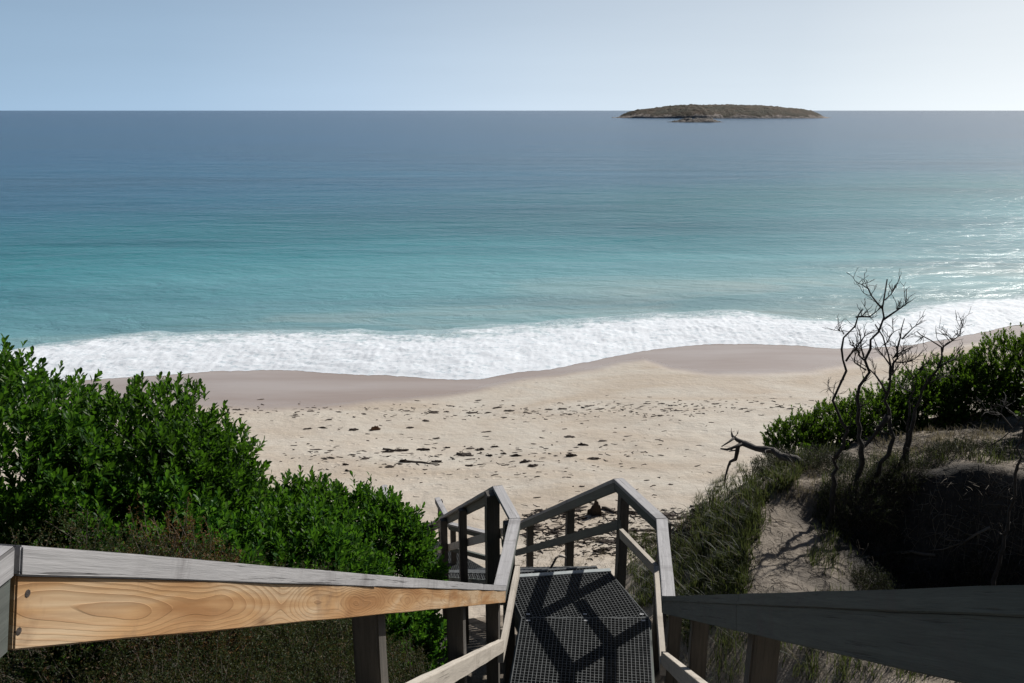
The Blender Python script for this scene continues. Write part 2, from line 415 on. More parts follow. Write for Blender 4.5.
# ------------------------------------------------------------------ sea
def mat_sea():
    t = NT('sea_water'); tc = t.n('TexCoord'); sep = t.n('SeparateXYZ'); t.l(tc.outputs['Object'], sep.inputs[0])
    warp = t.noise(t.coord('Object', (.012, .02, 1)), 1.0, 4, .55)
    lg = t.math('LOGARITHM', sep.outputs[1], 10.0)                     # metres offshore, log
    lg = t.math('ADD', lg, t.math('MULTIPLY', t.math('SUBTRACT', warp, .5), .30))
    lg = t.math('ADD', lg, t.math('MULTIPLY', t.math('DIVIDE', sep.outputs[0], sep.outputs[1]), -.22))
    f = t.math('DIVIDE', t.math('SUBTRACT', lg, 1.5), 2.0, True)       # 31 m .. 3.1 km
    deep = t.ramp(f, [(.0, (.33, .42, .40)), (.05, (.24, .39, .395)), (.11, (.13, .315, .335)), (.17, (.05, .225, .245)), (.22, (.015, .15, .165)),
                      (.30, (.008, .098, .155)), (.47, (.004, .062, .125)), (1, (.003, .036, .092))])
    milk = t.noise(t.coord('Object', (.05, .16, 1)), 1.0, 5, .6, .8)       # sand stirred up by the breakers
    near_ = t.ramp(f, [(.02, 1), (.12, 0)])
    deep = t.mix(t.math('MULTIPLY', t.ramp(milk, [(.48, 0), (.62, .75)]), near_), deep, (.46, .47, .42))
    sg = t.noise(t.coord('Object', (.004, .016, 1)), 1.0, 4, .6, .5)    # darker streaks of deeper water
    deep = t.mix(t.ramp(sg, [(.46, 0), (.64, .55)]), deep, (.012, .050, .080))
    sg2 = t.noise(t.coord('Object', (.015, .10, 1)), 1.0, 5, .65, .5)
    deep = t.mix(t.ramp(sg2, [(.50, 0), (.66, .35)]), deep, (.012, .06, .09))
    w1 = t.noise(t.coord('Object', (.40, .80, 1), (0, 0, R(8))), 1.0, 7, .62, .6)
    w2 = t.noise(t.coord('Object', (.9, 2.6, 1), (0, 0, R(-10))), 1.0, 4, .6, .3)
    w3 = t.noise(t.coord('Object', (.045, .13, 1), (0, 0, R(6))), 1.0, 6, .65, .4)
    hh = t.math('ADD', t.math('ADD', t.math('MULTIPLY', w1, 1.25), t.math('MULTIPLY', w2, .18)), t.math('MULTIPLY', w3, 3.0))
    b = t.bump(hh, .42, .55)
    p = t.principled(deep, .20, b, .27, 1.33)
    t.l(t.math('SUBTRACT', .32, t.math('MULTIPLY', f, .22)), p.inputs['Specular IOR Level']); return t.m
M['sea'] = mat_sea()
rows = np.concatenate([np.linspace(0, 1, 40) ** 1.3 * 25, np.geomspace(27, 30000, 60)])
azs = np.linspace(-1, 1, 160)
sv = []
for a in azs:
    for r_ in rows:
        W_ = 60 + r_ * 1.35
        x = a * W_
        y0 = interp(x, UX, UY) if abs(x) < 44 else interp(math.copysign(44, x), UX, UY)
        f_ = max(0, 1 - r_ / 40)
        y = (y0 - 2.2) * f_ + 42 * (1 - f_) + r_
        sv.append((x, y, -.04 + .02 + (.06 * math.sin(y * .9 + .4 * nz(x * .1, y * .1)) * .3 if r_ < 30 else 0)))
sea = mesh_arr('sea', sv, grid_faces(len(azs), len(rows)), M['sea'], smooth=True)
tag(sea, 'turquoise to deep blue sea reaching the horizon', 'sea', kind='structure')

# surf: a low bore of tumbling foam running up the sand
def mat_foam():
    t = NT('surf_foam'); uv = t.n('UVMap'); sep = t.n('SeparateXYZ'); t.l(uv.outputs[0], sep.inputs[0])
    v = sep.outputs[1]
    a = t.noise(t.coord('Object', (1.7, 3.6, 1)), 1.6, 8, .66, .5)
    b = t.noise(t.coord('Object', (.35, .8, 1)), 1.0, 5, .6, .8)
    m = t.math('ADD', t.math('MULTIPLY', a, .65), t.math('MULTIPLY', b, .5))
    edge = t.ramp(v, [(0, .55), (.05, .45), (.45, .32), (.68, .16), (.86, .03), (1, -.1)])
    tex = t.math('ADD', m, edge)
    mask = t.ramp(tex, [(.62, 0), (.78, 1)])
    wat = t.mix(t.noise(t.coord('Object', (.3, .9, 1)), 1.0, 4), (.24, .36, .36), (.34, .42, .41))
    c = t.mix(mask, wat, (.64, .67, .70))
    hole = t.ramp(a, [(.39, 1), (.46, 0)])
    c = t.mix(t.math('MULTIPLY', hole, .7), c, (.38, .46, .50))
    rg = t.math('ADD', .2, t.math('MULTIPLY', mask, .55))
    p = t.principled(c, rg, t.bump(t.noise(t.coord('Object', (1.6, 2.4, 1)), 2.2, 6, .7), .5, .05), .4)
    return t.m
nu, nv = 1100, 64
fx = np.linspace(-38, 40, nu); fv = np.empty((nu, nv, 3)); fuv = np.empty((nu, nv, 2))
for i, x in enumerate(fx):
    lo = waterline(x) - .10 + .22 * nz(x * .9, 1.3) + .12 * nz(x * 2.7, 4.1) + .05 * nz(x * 7, 2.2)
    hi = interp(x, UX, UY) + .8 + .6 * nz(x * .35, 7.7) + .3 * nz(x * 1.2, 3.3)
    for j in range(nv):
        v = j / (nv - 1); vv = v ** 1.15; y = lo + (hi - lo) * vv
        prof = .002 + .24 * sstep(0, .5, v) * (1 - sstep(.62, 1, v)) + .06 * sstep(0, .10, v) * (1 - sstep(.9, 1, v))
        amp = sstep(.02, .16, v) * (1 - sstep(.80, 1, v))
        z = beach_h(x, y) + H if y < waterline(x) + .5 else -.045
        z = max(z, -.01) + prof - .05 * sstep(.92, 1, v)
        z += amp * (.06 * fbm(x * .7, y * 1.2, 2, 4) + .05 * abs(fbm(x * 2.8, y * 4.0, 6, 4)))
        fv[i, j] = (x, y, z + .006); fuv[i, j] = (x / 10, v)
fo = mesh_arr('surf_foam', fv.reshape(-1, 3), grid_faces(nu, nv), mat_foam(), smooth=True)
ul = fo.data.uv_layers.new(name='UVMap')
li = np.empty(len(fo.data.loops), np.int32); fo.data.loops.foreach_get('vertex_index', li)
ul.data.foreach_set('uv', fuv.reshape(-1, 2)[li].astype(np.float32).ravel())
tag(fo, 'white foaming surf washing up the wet sand', 'surf', kind='stuff')

# ------------------------------------------------------------------ island and islet
def mat_island(name, scrub_a, scrub_b, rock_a, rock_b, zrock):
    t = NT(name); tc = t.n('TexCoord'); sep = t.n('SeparateXYZ'); t.l(tc.outputs['Object'], sep.inputs[0])
    n1 = t.noise(t.coord('Object'), .035, 6, .65); n2 = t.noise(t.coord('Object'), .16, 5, .7)
    sc_ = t.mix(t.ramp(n1, [(.38, 0), (.6, 1)]), scrub_a, scrub_b)
    sc_ = t.mix(t.ramp(n2, [(.45, 0), (.65, .6)]), sc_, tuple(c * .45 for c in scrub_a))
    rk = t.mix(t.ramp(n2, [(.35, 0), (.65, 1)]), rock_a, rock_b)
    lim = t.math('ADD', sep.outputs[2], t.math('MULTIPLY', t.math('SUBTRACT', n1, .5), -26.0))
    fac = t.ramp(t.math('DIVIDE', lim, zrock * 2, True), [(.42, 0), (.58, 1)])
    t.principled(t.mix(fac, rk, sc_), .9, t.bump(n2, .8, 4.0), .2); return t.m
def mound(name, prof, basey, D0, depth, mat, nx=220, ny=60, rough=1.0, zs=1.0):
    """prof: (px, py) skyline; D0: distance of the near shore"""
    xs_ = np.linspace(prof[0][0], prof[-1][0], nx); vs = []
    for px in xs_:
        tp = interp(px, [a for a, b in prof], [b for a, b in prof])
        ry = ray(px, tp); hgt = max(.2, H + ry.z * (D0 + depth * .5) / ry.y)
        u = (px - prof[0][0]) / (prof[-1][0] - prof[0][0]); wd = math.sqrt(max(.02, 1 - (2 * u - 1) ** 2))
        x = (px - 512) / F * ((D0 + depth * .5) * CP + H * SP)
        for j in range(ny):
            v = j / (ny - 1)
            y = D0 + depth * (.5 + (v - .5) * wd) + depth * .05 * nz(x * .02, 3)
            s = math.sin(math.pi * v) ** .55
            n = fbm(x * .03, y * .03, 3, 4); n2 = fbm(x * .16, y * .16, 5, 4)
            z = hgt * s * (1 + .10 * n * rough) + rough * (1.5 * n2 * s) * zs - 1.2 * (1 - s)
            vs.append((x, y, z - .3))
    return mesh_arr(name, vs, grid_faces(nx, ny), mat, smooth=True)
DI = P(700, 118.4, -H).y
isl = mound('island', [(612,118.4),(619,117),(625,113.5),(632,110.8),(646,109),(660,107),(680,105.2),(690,104.6),(692,103.6),(695,104.8),(712,105),(730,104.6),(738,104.2),(752,105.2),(776,106.6),(798,108.4),(808,111),(814,114.6),(820,117),(832,118.4)],
            118.4, DI, 190, mat_island('island_scrub', (.050, .046, .030), (.085, .060, .040), (.12, .105, .09), (.34, .29, .25), 3.6))
tag(isl, 'low scrub covered island with a rocky shore on the horizon', 'island', kind='structure')
DR = P(694, 122.4, -H).y
islet = mound('rock_islet', [(667,122.6),(673,121.4),(679,119.4),(684,118.9),(688,117.8),(693,118.6),(699,117.9),(705,117.2),(710,117.9),(713,120.2),(719,121.2),(724,122.6)],
              122.4, DR, 30, mat_island('islet_rock', (.035, .032, .03), (.16, .145, .13), (.03, .028, .026), (.20, .18, .16), 1.6), 110, 30, 1.0, 1.1)
tag(islet, 'small bare rock islet just in front of the island', 'islet', kind='structure')

# ------------------------------------------------------------------ timber staircase
stair = empty('timber_staircase', up((.36, 5.0, -5.1)))
tag(stair, 'weathered timber staircase with grey handrails and grating treads going down to the beach', 'staircase')
BASE = stair.location.copy()
UPV = Vector((0, 0, 1))
def board(name, a, b, w, t, mat, upv=None, na=None, nb=None, roll=0.0, bev=.0022, parent=None, segs=None):
    """plank from a to b (relative-to-eye coordinates); w across (horizontal), t up; na/nb = mitre plane normals"""
    a, b = Vector(a), Vector(b); d = (b - a); L = d.length; d.normalize()
    uu = upv or UPV
    yv = uu.cross(d); yv.normalize(); zv = d.cross(yv)
    if roll: 
        q = Matrix.Rotation(roll, 3, d); yv = q @ yv; zv = q @ zv
    mid = (a + b) / 2
    M4 = Matrix((d, yv, zv)).transposed().to_4x4(); M4.translation = up(mid)
    inv = M4.to_3x3().transposed()
    n = segs or max(1, int(L / .25)); bm = bmesh.new(); ringv = []
    for i in range(n + 1):
        x = -L/2 + L * i / n; ring = []
        wob = .0015 * math.sin(i * 2.1 + L * 7)
        for (y, z) in ((-w/2, -t/2), (w/2, -t/2), (w/2, t/2), (-w/2, t/2)):
            p = Vector((x, y + wob, z + wob * .5))
            for e, nn in ((0, na), (n, nb)):
                if i == e and nn is not None:
                    ln = inv @ Vector(nn)
                    o0 = Vector((x, 0, 0))
                    if abs(ln.x) > .2: p.x = x - (ln.y * p.y + ln.z * p.z) / ln.x
            ring.append(bm.verts.new(p))
        ringv.append(ring)
    for i in range(n):
        for k in range(4):
            bm.faces.new((ringv[i][k], ringv[i][(k+1) % 4], ringv[i+1][(k+1) % 4], ringv[i+1][k]))
    bm.faces.new(ringv[0][::-1]); bm.faces.new(ringv[-1])
    bmesh.ops.recalc_face_normals(bm, faces=bm.faces)
    ed = [e for e in bm.edges if len(e.link_faces) == 2 and e.link_faces[0].normal.dot(e.link_faces[1].normal) < .5]
    bmesh.ops.bevel(bm, geom=ed, offset=bev, segments=2, affect='EDGES')
    me = bpy.data.meshes.new(name); bm.to_mesh(me); bm.free()
    par = parent or stair
    o = link(name, me, mat, par)
    if par is stair:
        M4.translation = M4.translation - BASE; o.matrix_parent_inverse = Matrix()
        o.matrix_basis = M4
    else:
        o.matrix_world = M4
    return o
def dirvp(x, y): return ray(x, y).normalized()
dL = dirvp(596.3, 593.7); dR = dirvp(596.6, 598.3)
ZC = -3.48; ZF = -4.48
# handrail lines (centre of the cap board)
L1 = P(500.0, 588.0, ZC); Lm = P(515, 520, ZC); La = P(497.6, 487.4, ZC)
R1 = P(668.8, 599.2, ZC); Rm = P(661.6, 520, ZC); Ra = P(618.3, 480, ZC)
def back(p, d, ytarget): return p + d * ((ytarget - p.y) / d.y)
L0 = back(L1, dL, .835); R0 = back(R1, dR, .45)
h1 = Vector((dL.x, dL.y, 0)).normalized()
Lb = L0 - h1 * 2.2; Rb = R0 - h1 * 2.2
d2l = dirvp(335, 580); d2r = dirvp(345, 600)
L2 = La + d2l * 7.3; R2 = Ra + d2r * 7.0
ZC2 = R2.z; L2.z = ZC2
h2 = (Vector((d2l.x, d2l.y, 0)).normalized() + Vector((d2r.x, d2r.y, 0)).normalized()).normalized()
L3 = Vector((-2.35, 13.55, ZC2)); L4 = Vector((-2.6, 14.75, ZC2)); R3 = P(451, 524, ZC2); R4 = P(437, 498, ZC2)
LEFT = [Lb, L0, L1, Lm, La, L2, L3, L4]; RIGHT = [Rb, R0, R1, Rm, Ra, R2, R3, R4]
CW, CT = .098, .035
def rail_run(pts, side, capm, boardm, midm, rolls, bh, cap_joint=None, board_joint=None):
    # side=+1: inner face is towards +right (left-hand rail); -1: right-hand rail
    n = len(pts); dirs = [(pts[i+1] - pts[i]).normalized() for i in range(n - 1)]
    nrm = [dirs[0]] + [(dirs[i-1] + dirs[i]).normalized() for i in range(1, n - 1)] + [dirs[-1]]
    def inner(d): return Vector((d.y, -d.x, 0)).normalized() * side
    for i in range(n - 1):
        d = dirs[i]; inn = inner(d); u = inn.cross(d) if inn.cross(d).z > 0 else d.cross(inn)
        # mid-line offsets at mitres: shift along each plane
        def off(p, vec, k): 
            q = p + vec; nn = nrm[k]
            return q - d * ((q - p).dot(nn) / d.dot(nn))
        g = .0035                                 # open joint at the mitres
        def run(nm, A, B, w_, t_, mt, joint):
            if joint is None or i != 1: return board(nm, A, B, w_, t_, mt, na=nrm[i], nb=nrm[i+1])
            q = A + (B - A) * joint; dd_ = (B - A).normalized() * .0015
            o1 = board(nm, A, q - dd_, w_, t_, mt, na=nrm[i]); board(nm, q + dd_, B, w_, t_, mt, nb=nrm[i+1]); return o1
        run('handrail_cap', pts[i] + d * g, pts[i+1] - d * g, CW, CT, capm[i], cap_joint)
        v = inn * (CW/2 - .004 - .0225) - u * (CT/2 + bh/2 - .001)
        o = run('side_board', off(pts[i] + d * g, v, i), off(pts[i+1] - d * g, v, i+1), .045, bh, boardm[i], board_joint)
        # bolts at the ends, recessed into the board
        for e, s in ((pts[i], .035), (pts[i+1], -.05)):
            for dz in (-.25, .25):
                mb = MB(); c = e + d * s + v + inn * .0225 + u * (bh * dz)
                mb.tube([c - inn * .003, c + inn * .0006], [.0052, .0048], 8)
                bo = mb.build('screw_head', M['rust'], None)
                for vv in bo.data.vertices: vv.co = vv.co + Vector((0, 0, H))
                bo.parent = o; bo.matrix_parent_inverse = (Matrix.Translation(BASE) @ o.matrix_basis).inverted()
        m = inn * (CW/2 - .004 - .0225) - UPV * .50
        board('mid_rail', off(pts[i] + d * .004, m, i), off(pts[i+1] - d * .004, m, i+1), .045, .09, midm[i], na=nrm[i], nb=nrm[i+1])
    return dirs, inner
def post(p, d, side, top_drop=.03, w=.092, ground=None, name='post', mat=None):
    inn = Vector((d.y, -d.x, 0)).normalized() * side
    c = p - inn * (w/2 + .002 - (CW/2 - .004 - .045))
    zt = p.z - top_drop
    zb = (h_rel(c.x, c.y) - .35) if ground is None else ground
    dh = Vector((d.x, d.y, 0)).normalized()
    return board(name, Vector((c.x, c.y, zb)), Vector((c.x, c.y, zt)), w, w, mat or M['post'], upv=dh, bev=.006)
G, PN, PL, BD = M['cap_grey'], M['pine'], M['pale'], M['board']
NX = len(LEFT) - 1
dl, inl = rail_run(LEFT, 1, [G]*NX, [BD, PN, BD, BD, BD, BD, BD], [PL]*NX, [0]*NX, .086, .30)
dr, inr = rail_run(RIGHT, -1, [G, BD] + [G]*(NX - 2), [BD]*NX, [PL, PL, PL, PL, BD, BD, PL], [0]*NX, .088, .41, .42)  # right flight cap in dark board wood, its shade put into the colour
for pts, side in ((LEFT, 1), (RIGHT, -1)):
    b, p0, p1, pm, pa, p2, p3, p4 = pts
    d1 = (p1 - p0).normalized()
    post(p0 - h1 * .06, h1, side); post(b + h1 * .2, h1, side)
    for s in (1.56, 3.05):
        q = back(p1, d1, .80 + s); post(q, d1, side, .05)
    post(p1 - d1 * .06, d1, side, .06)
    post(pm + h2 * .03, h2, side); post(pa - h2 * .04, h2, side, w=.125 if side > 0 else .092)
    dd = (p2 - pa).normalized()
    for s in ((1.95, 3.7, 5.4) if side > 0 else (1.95, 4.2)): post(pa + dd * s, dd, side, .05)
    post(p2, dd, side, .05); d4 = (p4 - p3).normalized(); post(p3 + d4 * .05, d4, side); post(p4 - d4 * .06, d4, side)
# extra bearer posts and diagonal braces beneath the first flight
def clip(poly, p, d):                       # line p + t d against a convex polygon (xy)
    t0, t1 = -1e9, 1e9; n = len(poly)
    area = sum(poly[i].x * poly[(i+1) % n].y - poly[(i+1) % n].x * poly[i].y for i in range(n))
    sg = 1 if area > 0 else -1
    for i in range(n):
        a, b = poly[i], poly[(i+1) % n]
        nx, ny = -(b.y - a.y) * sg, (b.x - a.x) * sg
        den = nx * d.x + ny * d.y; num = nx * (p.x - a.x) + ny * (p.y - a.y)
        if abs(den) < 1e-9:
            if num < 0: return None
            continue
        t = -num / den
        if den > 0: t0 = max(t0, t)
        else: t1 = min(t1, t)
    return (t0, t1) if t1 - t0 > .01 else None
def grating(name, poly, z, d, pitch=.034, th=.0048, dep=.03, parent=None):
    d = Vector((d.x, d.y, 0)).normalized(); n = Vector((-d.y, d.x, 0)); c = sum((Vector((p.x, p.y, 0)) for p in poly), Vector()) / len(poly)
    mb = MB()
    for ax, ox, dz in ((d, n, 0.0), (n, d, -.0025)):
        for k in range(-60, 61):
            p = c + ox * (k * pitch); r_ = clip(poly, p, ax)
            if not r_: continue
            a, b = p + ax * r_[0], p + ax * r_[1]; m = (a + b) / 2
            mb.box(Vector((m.x, m.y, z + H - dep/2 + dz)), ax * ((b - a).length / 2), ox * (th/2), Vector((0, 0, dep/2)))
    nn = len(poly)                                        # solid rim
    for i in range(nn):
        a, b = Vector((poly[i].x, poly[i].y, 0)), Vector((poly[(i+1) % nn].x, poly[(i+1) % nn].y, 0)); m = (a + b) / 2
        e = (b - a).normalized(); q = Vector((-e.y, e.x, 0))
        mb.box(Vector((m.x, m.y, z + H - dep/2 - .001)), e * ((b - a).length / 2), q * .004, Vector((0, 0, dep/2)))
    o = mb.build(name, M['grating'], parent or stair)
    o.matrix_parent_inverse = Matrix.Translation(-BASE)
    return o
IN = CW/2 + .012
def inn_at(p, d, side): return p + Vector((d.y, -d.x, 0)).normalized() * side * IN
a0, a1 = inn_at(L1 + h1 * .02, h1, 1), inn_at(R1 + h1 * .02, h1, -1)
m0, m1 = Lm + (Rm - Lm) * .05, Rm - (Rm - Lm) * .05
b0, b1 = inn_at(La - h2 * .02, h2, 1), inn_at(Ra - h2 * .02, h2, -1)
grating('landing_grating', [a0, a1, m1, m0], ZF, h1)
e2 = (m1 - m0).normalized(); s2 = Vector((-e2.y, e2.x, 0)) * .006
grating('landing_grating', [m0 + s2, m1 + s2, b1, b0], ZF, h2)
for f_ in (.05, .5, .95):                                  # hold-down clips along the seam
    for s_ in (-1, 1):
        clipb = MB(); c = m0 + (m1 - m0) * f_ + s2 * (8 * s_); c = Vector((c.x, c.y, ZF + H + .002))
        clipb.box(c, e2 * .018, s2.normalized() * .010, Vector((0, 0, .003)))
        o = clipb.build('grating_clip', M['steel'], stair); o.matrix_parent_inverse = Matrix.Translation(-BASE)
# landing frame
def below(p, z): return Vector((p.x, p.y, z))
bz = ZF - .03 - .095
for a, b in ((a0, m0), (a1, m1), (m0, b0), (m1, b1), (a0, a1), ((a0+m0)/2, (a1+m1)/2), (m0, m1)):
    board('bearer', below(a, bz), below(b, bz), .045, .18, BD)
board('edge_strip', below(b0 - e2 * .03 + h2 * .03, ZF - .035), below(b1 + e2 * .02 + h2 * .03, ZF - .035), .055, .085, M['edge'])
def flight(pl, pr, d, n, z0, z1, run):
    """treads between two stringers; pl, pr = top corners"""
    hd = Vector((d.x, d.y, 0)).normalized(); g = run / n; rise = (z0 - z1) / n
    for i in range(1, n):
        z = z0 - rise * i; s = g * (i - 1)
        q0, q1 = pl + hd * (s + .005), pr + hd * (s + .005)
        t = grating('tread', [q0, q1, q1 + hd * (g + .02), q0 + hd * (g + .02)], z, hd)
        nz_ = MB(); a, b = q0 + hd * (g + .018), q1 + hd * (g + .018); m = (a + b) / 2
        nz_.box(Vector((m.x, m.y, z + H - .012)), (b - a) / 2, hd * .012, Vector((0, 0, .018)))
        no = nz_.build('nosing', M['grating'], t); no.matrix_parent_inverse = Matrix.Translation(-BASE) if False else Matrix()
    for p, sg in ((pl, -1), (pr, 1)):
        off = Vector((hd.y, -hd.x, 0)) * (.018 * sg)
        a = below(p + off, z0 - .20); b = below(p + off + hd * run, z1 - .20)
        board('stringer', a, b, .03, .24, BD)
u0, u1 = inn_at(L0, h1, 1), inn_at(R0, h1, -1)
flight(u0 + h1 * .05, u1 + h1 * .05, h1, 16, ZC + 3.48 - 1.57 + .0, ZF, (a0 - u0).length * .0 + (Vector((a0.x - u0.x, a0.y - u0.y, 0))).length - .05)
ub0, ub1 = inn_at(Lb, h1, 1), inn_at(Rb, h1, -1)
grating('landing_grating', [ub0, ub1, u1 + h1 * .04, u0 + h1 * .04], -1.57, h1)
zf2 = ZC2 - .86; run2 = 6.15
flight(b0 + h2 * .07, b1 + h2 * .07, h2, 22, ZF, zf2, run2 - .07)
c0, c1 = b0 + h2 * run2, b1 + h2 * run2
e3 = Vector((R4.x - .10, R4.y - .05, 0)); e4 = Vector((L4.x + .08, L4.y - .05, 0))
grating('landing_grating', [c0, c1, e3, e4], zf2, h2)
board('bearer', below(c0, zf2 - .12), below(c1, zf2 - .12), .045, .16, BD)
board('edge_strip', below(e4, zf2 - .03), below(e3, zf2 - .03), .05, .08, M['pale'])
# diagonal braces under the left side, seen between the posts
q1 = back(L1, dl[1], 3.45); q2 = L1
board('brace', Vector((q1.x - .04, q1.y, q1.z - 1.05)), Vector((q2.x - .04, q2.y, q2.z - 1.75)), .035, .09, M['pale'])
board('brace', Vector((q1.x - .08, q1.y, q1.z - 1.85)), Vector((q2.x - .08, q2.y, q2.z - 1.2)), .035, .09, BD)

# ------------------------------------------------------------------ foliage
def unit(v): return v / (np.linalg.norm(v, axis=-1, keepdims=True) + 1e-9)
def leaves(base, dirs, nrm, L, Wd, blunt=False):
    """folded blades, pointed (4 triangles) or blunt-tipped (8 triangles)"""
    side = unit(np.cross(dirs, nrm)); nrm = unit(np.cross(side, dirs)); n = len(base)
    L = L[:, None]; Wd = Wd[:, None]
    if blunt:
        def at(s_, w, k, dn): return base + dirs * L * s_ + side * Wd * w + nrm * (Wd * k - L * dn)
        V = np.stack([base, at(.5, 0, 0, .01), at(.52, .44, .2, .01), at(.52, -.44, .2, .01), at(.84, 0, 0, .06), at(.82, .40, .16, .05), at(.82, -.40, .16, .05), at(1, 0, .05, .10)], 1).reshape(-1, 3)
        T = ((0,1,2),(0,3,1),(1,4,5),(1,5,2),(1,3,6),(1,6,4),(4,7,5),(4,6,7)); k = 8
    else:
        V = np.stack([base, base + dirs * L * .5 + side * Wd * .5 + nrm * Wd * .22, base + dirs * L * .5 - side * Wd * .5 + nrm * Wd * .22, base + dirs * L * .52, base + dirs * L - nrm * L * .10], 1).reshape(-1, 3)
        T = ((0,3,1),(1,3,4),(0,2,3),(2,4,3)); k = 5
    i = (np.arange(n) * k)[:, None]
    return V, np.concatenate([i + np.array([q]) for q in T], 1).reshape(-1, 3)
def shrub_pts(c, rx, ry, hz, n, seed, inner=.55):
    """points on a lumpy dome; returns positions and outward directions"""
    g = np.random.default_rng(seed)
    u = g.normal(size=(n, 3)); u[:, 2] = np.abs(u[:, 2]) * 1.0 - .25; u = unit(u)
    lump = np.array([1 + .26 * fbm(a * 2.1 + seed, b * 2.1, d * 2.1, 3) for a, b, d in u])
    rr = np.where(g.random(n) < .72, g.uniform(.86, 1.03, n), g.uniform(inner, .9, n)) * lump
    p = u * rr[:, None] * np.array([rx, ry, hz]) + np.array(c)
    return p, u, g
def broad_shrub(name, c, rx, ry, hz, n, seed, label, mat, leaf=.075, wid=.024, per=15, group=None, nm='coastal_shrub', blunt=False):
    zg = h_rel(c[0], c[1])
    root = empty(nm, up((c[0], c[1], zg)))
    p, u, g = shrub_pts((c[0], c[1], c[2]), rx, ry, hz, n, seed)
    ax = unit(u * .55 + np.array([0, 0, .85]) + g.normal(size=(n, 3)) * .28)
    ln = g.uniform(.05, .13, n) * leaf / .075
    tall = g.random(n) < .07; ln[tall] *= 2.1
    k = np.tile(np.arange(per), n); I = np.repeat(np.arange(n), per)
    s = (k + g.random(n * per)) / per
    A = ax[I]; ref = unit(np.cross(A, g.normal(size=(n, 3))[I])); bi = np.cross(A, ref)
    th = k * 2.4 + g.uniform(-.3, .3, n * per)
    rad = ref * np.cos(th)[:, None] + bi * np.sin(th)[:, None]
    opening = (.82 - .50 * s) * g.uniform(.8, 1.15, n * per)
    d = unit(A * np.cos(opening)[:, None] + rad * np.sin(opening)[:, None])
    base = p[I] + A * (s * ln[I])[:, None]
    L = leaf * g.uniform(.65, 1.15, n * per) * (1 - .3 * s); Wd = wid * g.uniform(.8, 1.2, n * per)
    V, Fc = leaves(base, d, A * .6 + rad * -.4 + g.normal(size=(n*per, 3)) * .15, L, Wd, blunt)
    o = mesh_arr('foliage', V + np.array([0, 0, H]), Fc, mat, root)
    o.matrix_parent_inverse = Matrix.Translation(-root.location)
    mb = MB(); r2 = random.Random(seed)
    for _ in range(9):
        i = r2.randrange(n); q = Vector(p[i]); b = Vector((c[0] + r2.uniform(-.25, .25) * rx, c[1] + r2.uniform(-.25, .25) * ry, zg - .1))
        m1 = b.lerp(q, .4) + Vector((r2.uniform(-.1, .1), r2.uniform(-.1, .1), .08)); m2 = b.lerp(q, .75) + Vector((r2.uniform(-.08, .08), r2.uniform(-.08, .08), .05))
        mb.tube([up(b), up(m1), up(m2), up(q)], [.022, .015, .010, .004], 6)
    for i in range(0, n, max(1, n // 160)):                     # shoot stems
        q = Vector(p[i]); e = q + Vector(ax[i]) * ln[i]; mb.tube([up(q - Vector(ax[i]) * .08), up(e)], [.003, .0015], 4)
    so = mb.build('stems', M['stem'], root); so['kind'] = 'stuff'; so.matrix_parent_inverse = Matrix.Translation(-root.location)
    tag(root, label, 'shrub', group)
    return root
LG = 'broad leaved shrubs on the left of the steps'
LF = M['leaf']
SH = [((-1.93, 6.6, -4.2), .50, .45, .86, 360, 'green shrub filling the dip between the taller and the lower shrub'), ((-2.95, 6.4, -3.75), .70, .6, .98, 420, 'green shrub half hidden behind the two left shrubs, nearest the beach'),  # centre x, y, dome-base z, rx, ry, height, shoots
 ((-3.95, 5.1, -2.85), 1.15, 1.05, 1.22, 900, 'tallest broad leaved green shrub at the left edge of the view'),
 ((-2.95, 5.75, -3.3), .95, .85, 1.12, 760, 'bushy green shrub with lifted shoots before the wet sand, second from the left edge'),
 ((-2.62, 6.0, -3.7), .48, .65, 1.02, 620, 'green shrub with a cluster of tall leafy shoots standing up from its rounded top'),
 ((-1.80, 6.45, -4.45), .58, .62, .84, 520, 'green shrub sloping down between the leafy shoots and the low rounded shrub'),
 ((-1.32, 6.75, -4.4), .58, .6, .86, 560, 'low rounded green shrub beside the second flight of steps'),
 ((-1.12, 5.85, -4.75), .48, .60, .70, 420, 'green shrub tucked against the left landing post'),
 ((-2.85, 4.95, -3.35), .95, .75, .76, 640, 'dense green shrub in front of the tallest one, above the brown heath'),
 ((-1.95, 5.55, -3.85), .85, .75, .74, 620, 'broad green shrub above the middle of the sunlit pine board'),
]
for i, (c, rx, ry, hz, n, lab) in enumerate(SH):
    broad_shrub('s', c, rx, ry, hz, int(n * 2.3), 100 + i * 7, lab, LF, leaf=.092, wid=.028, per=12, group=LG, blunt=True)
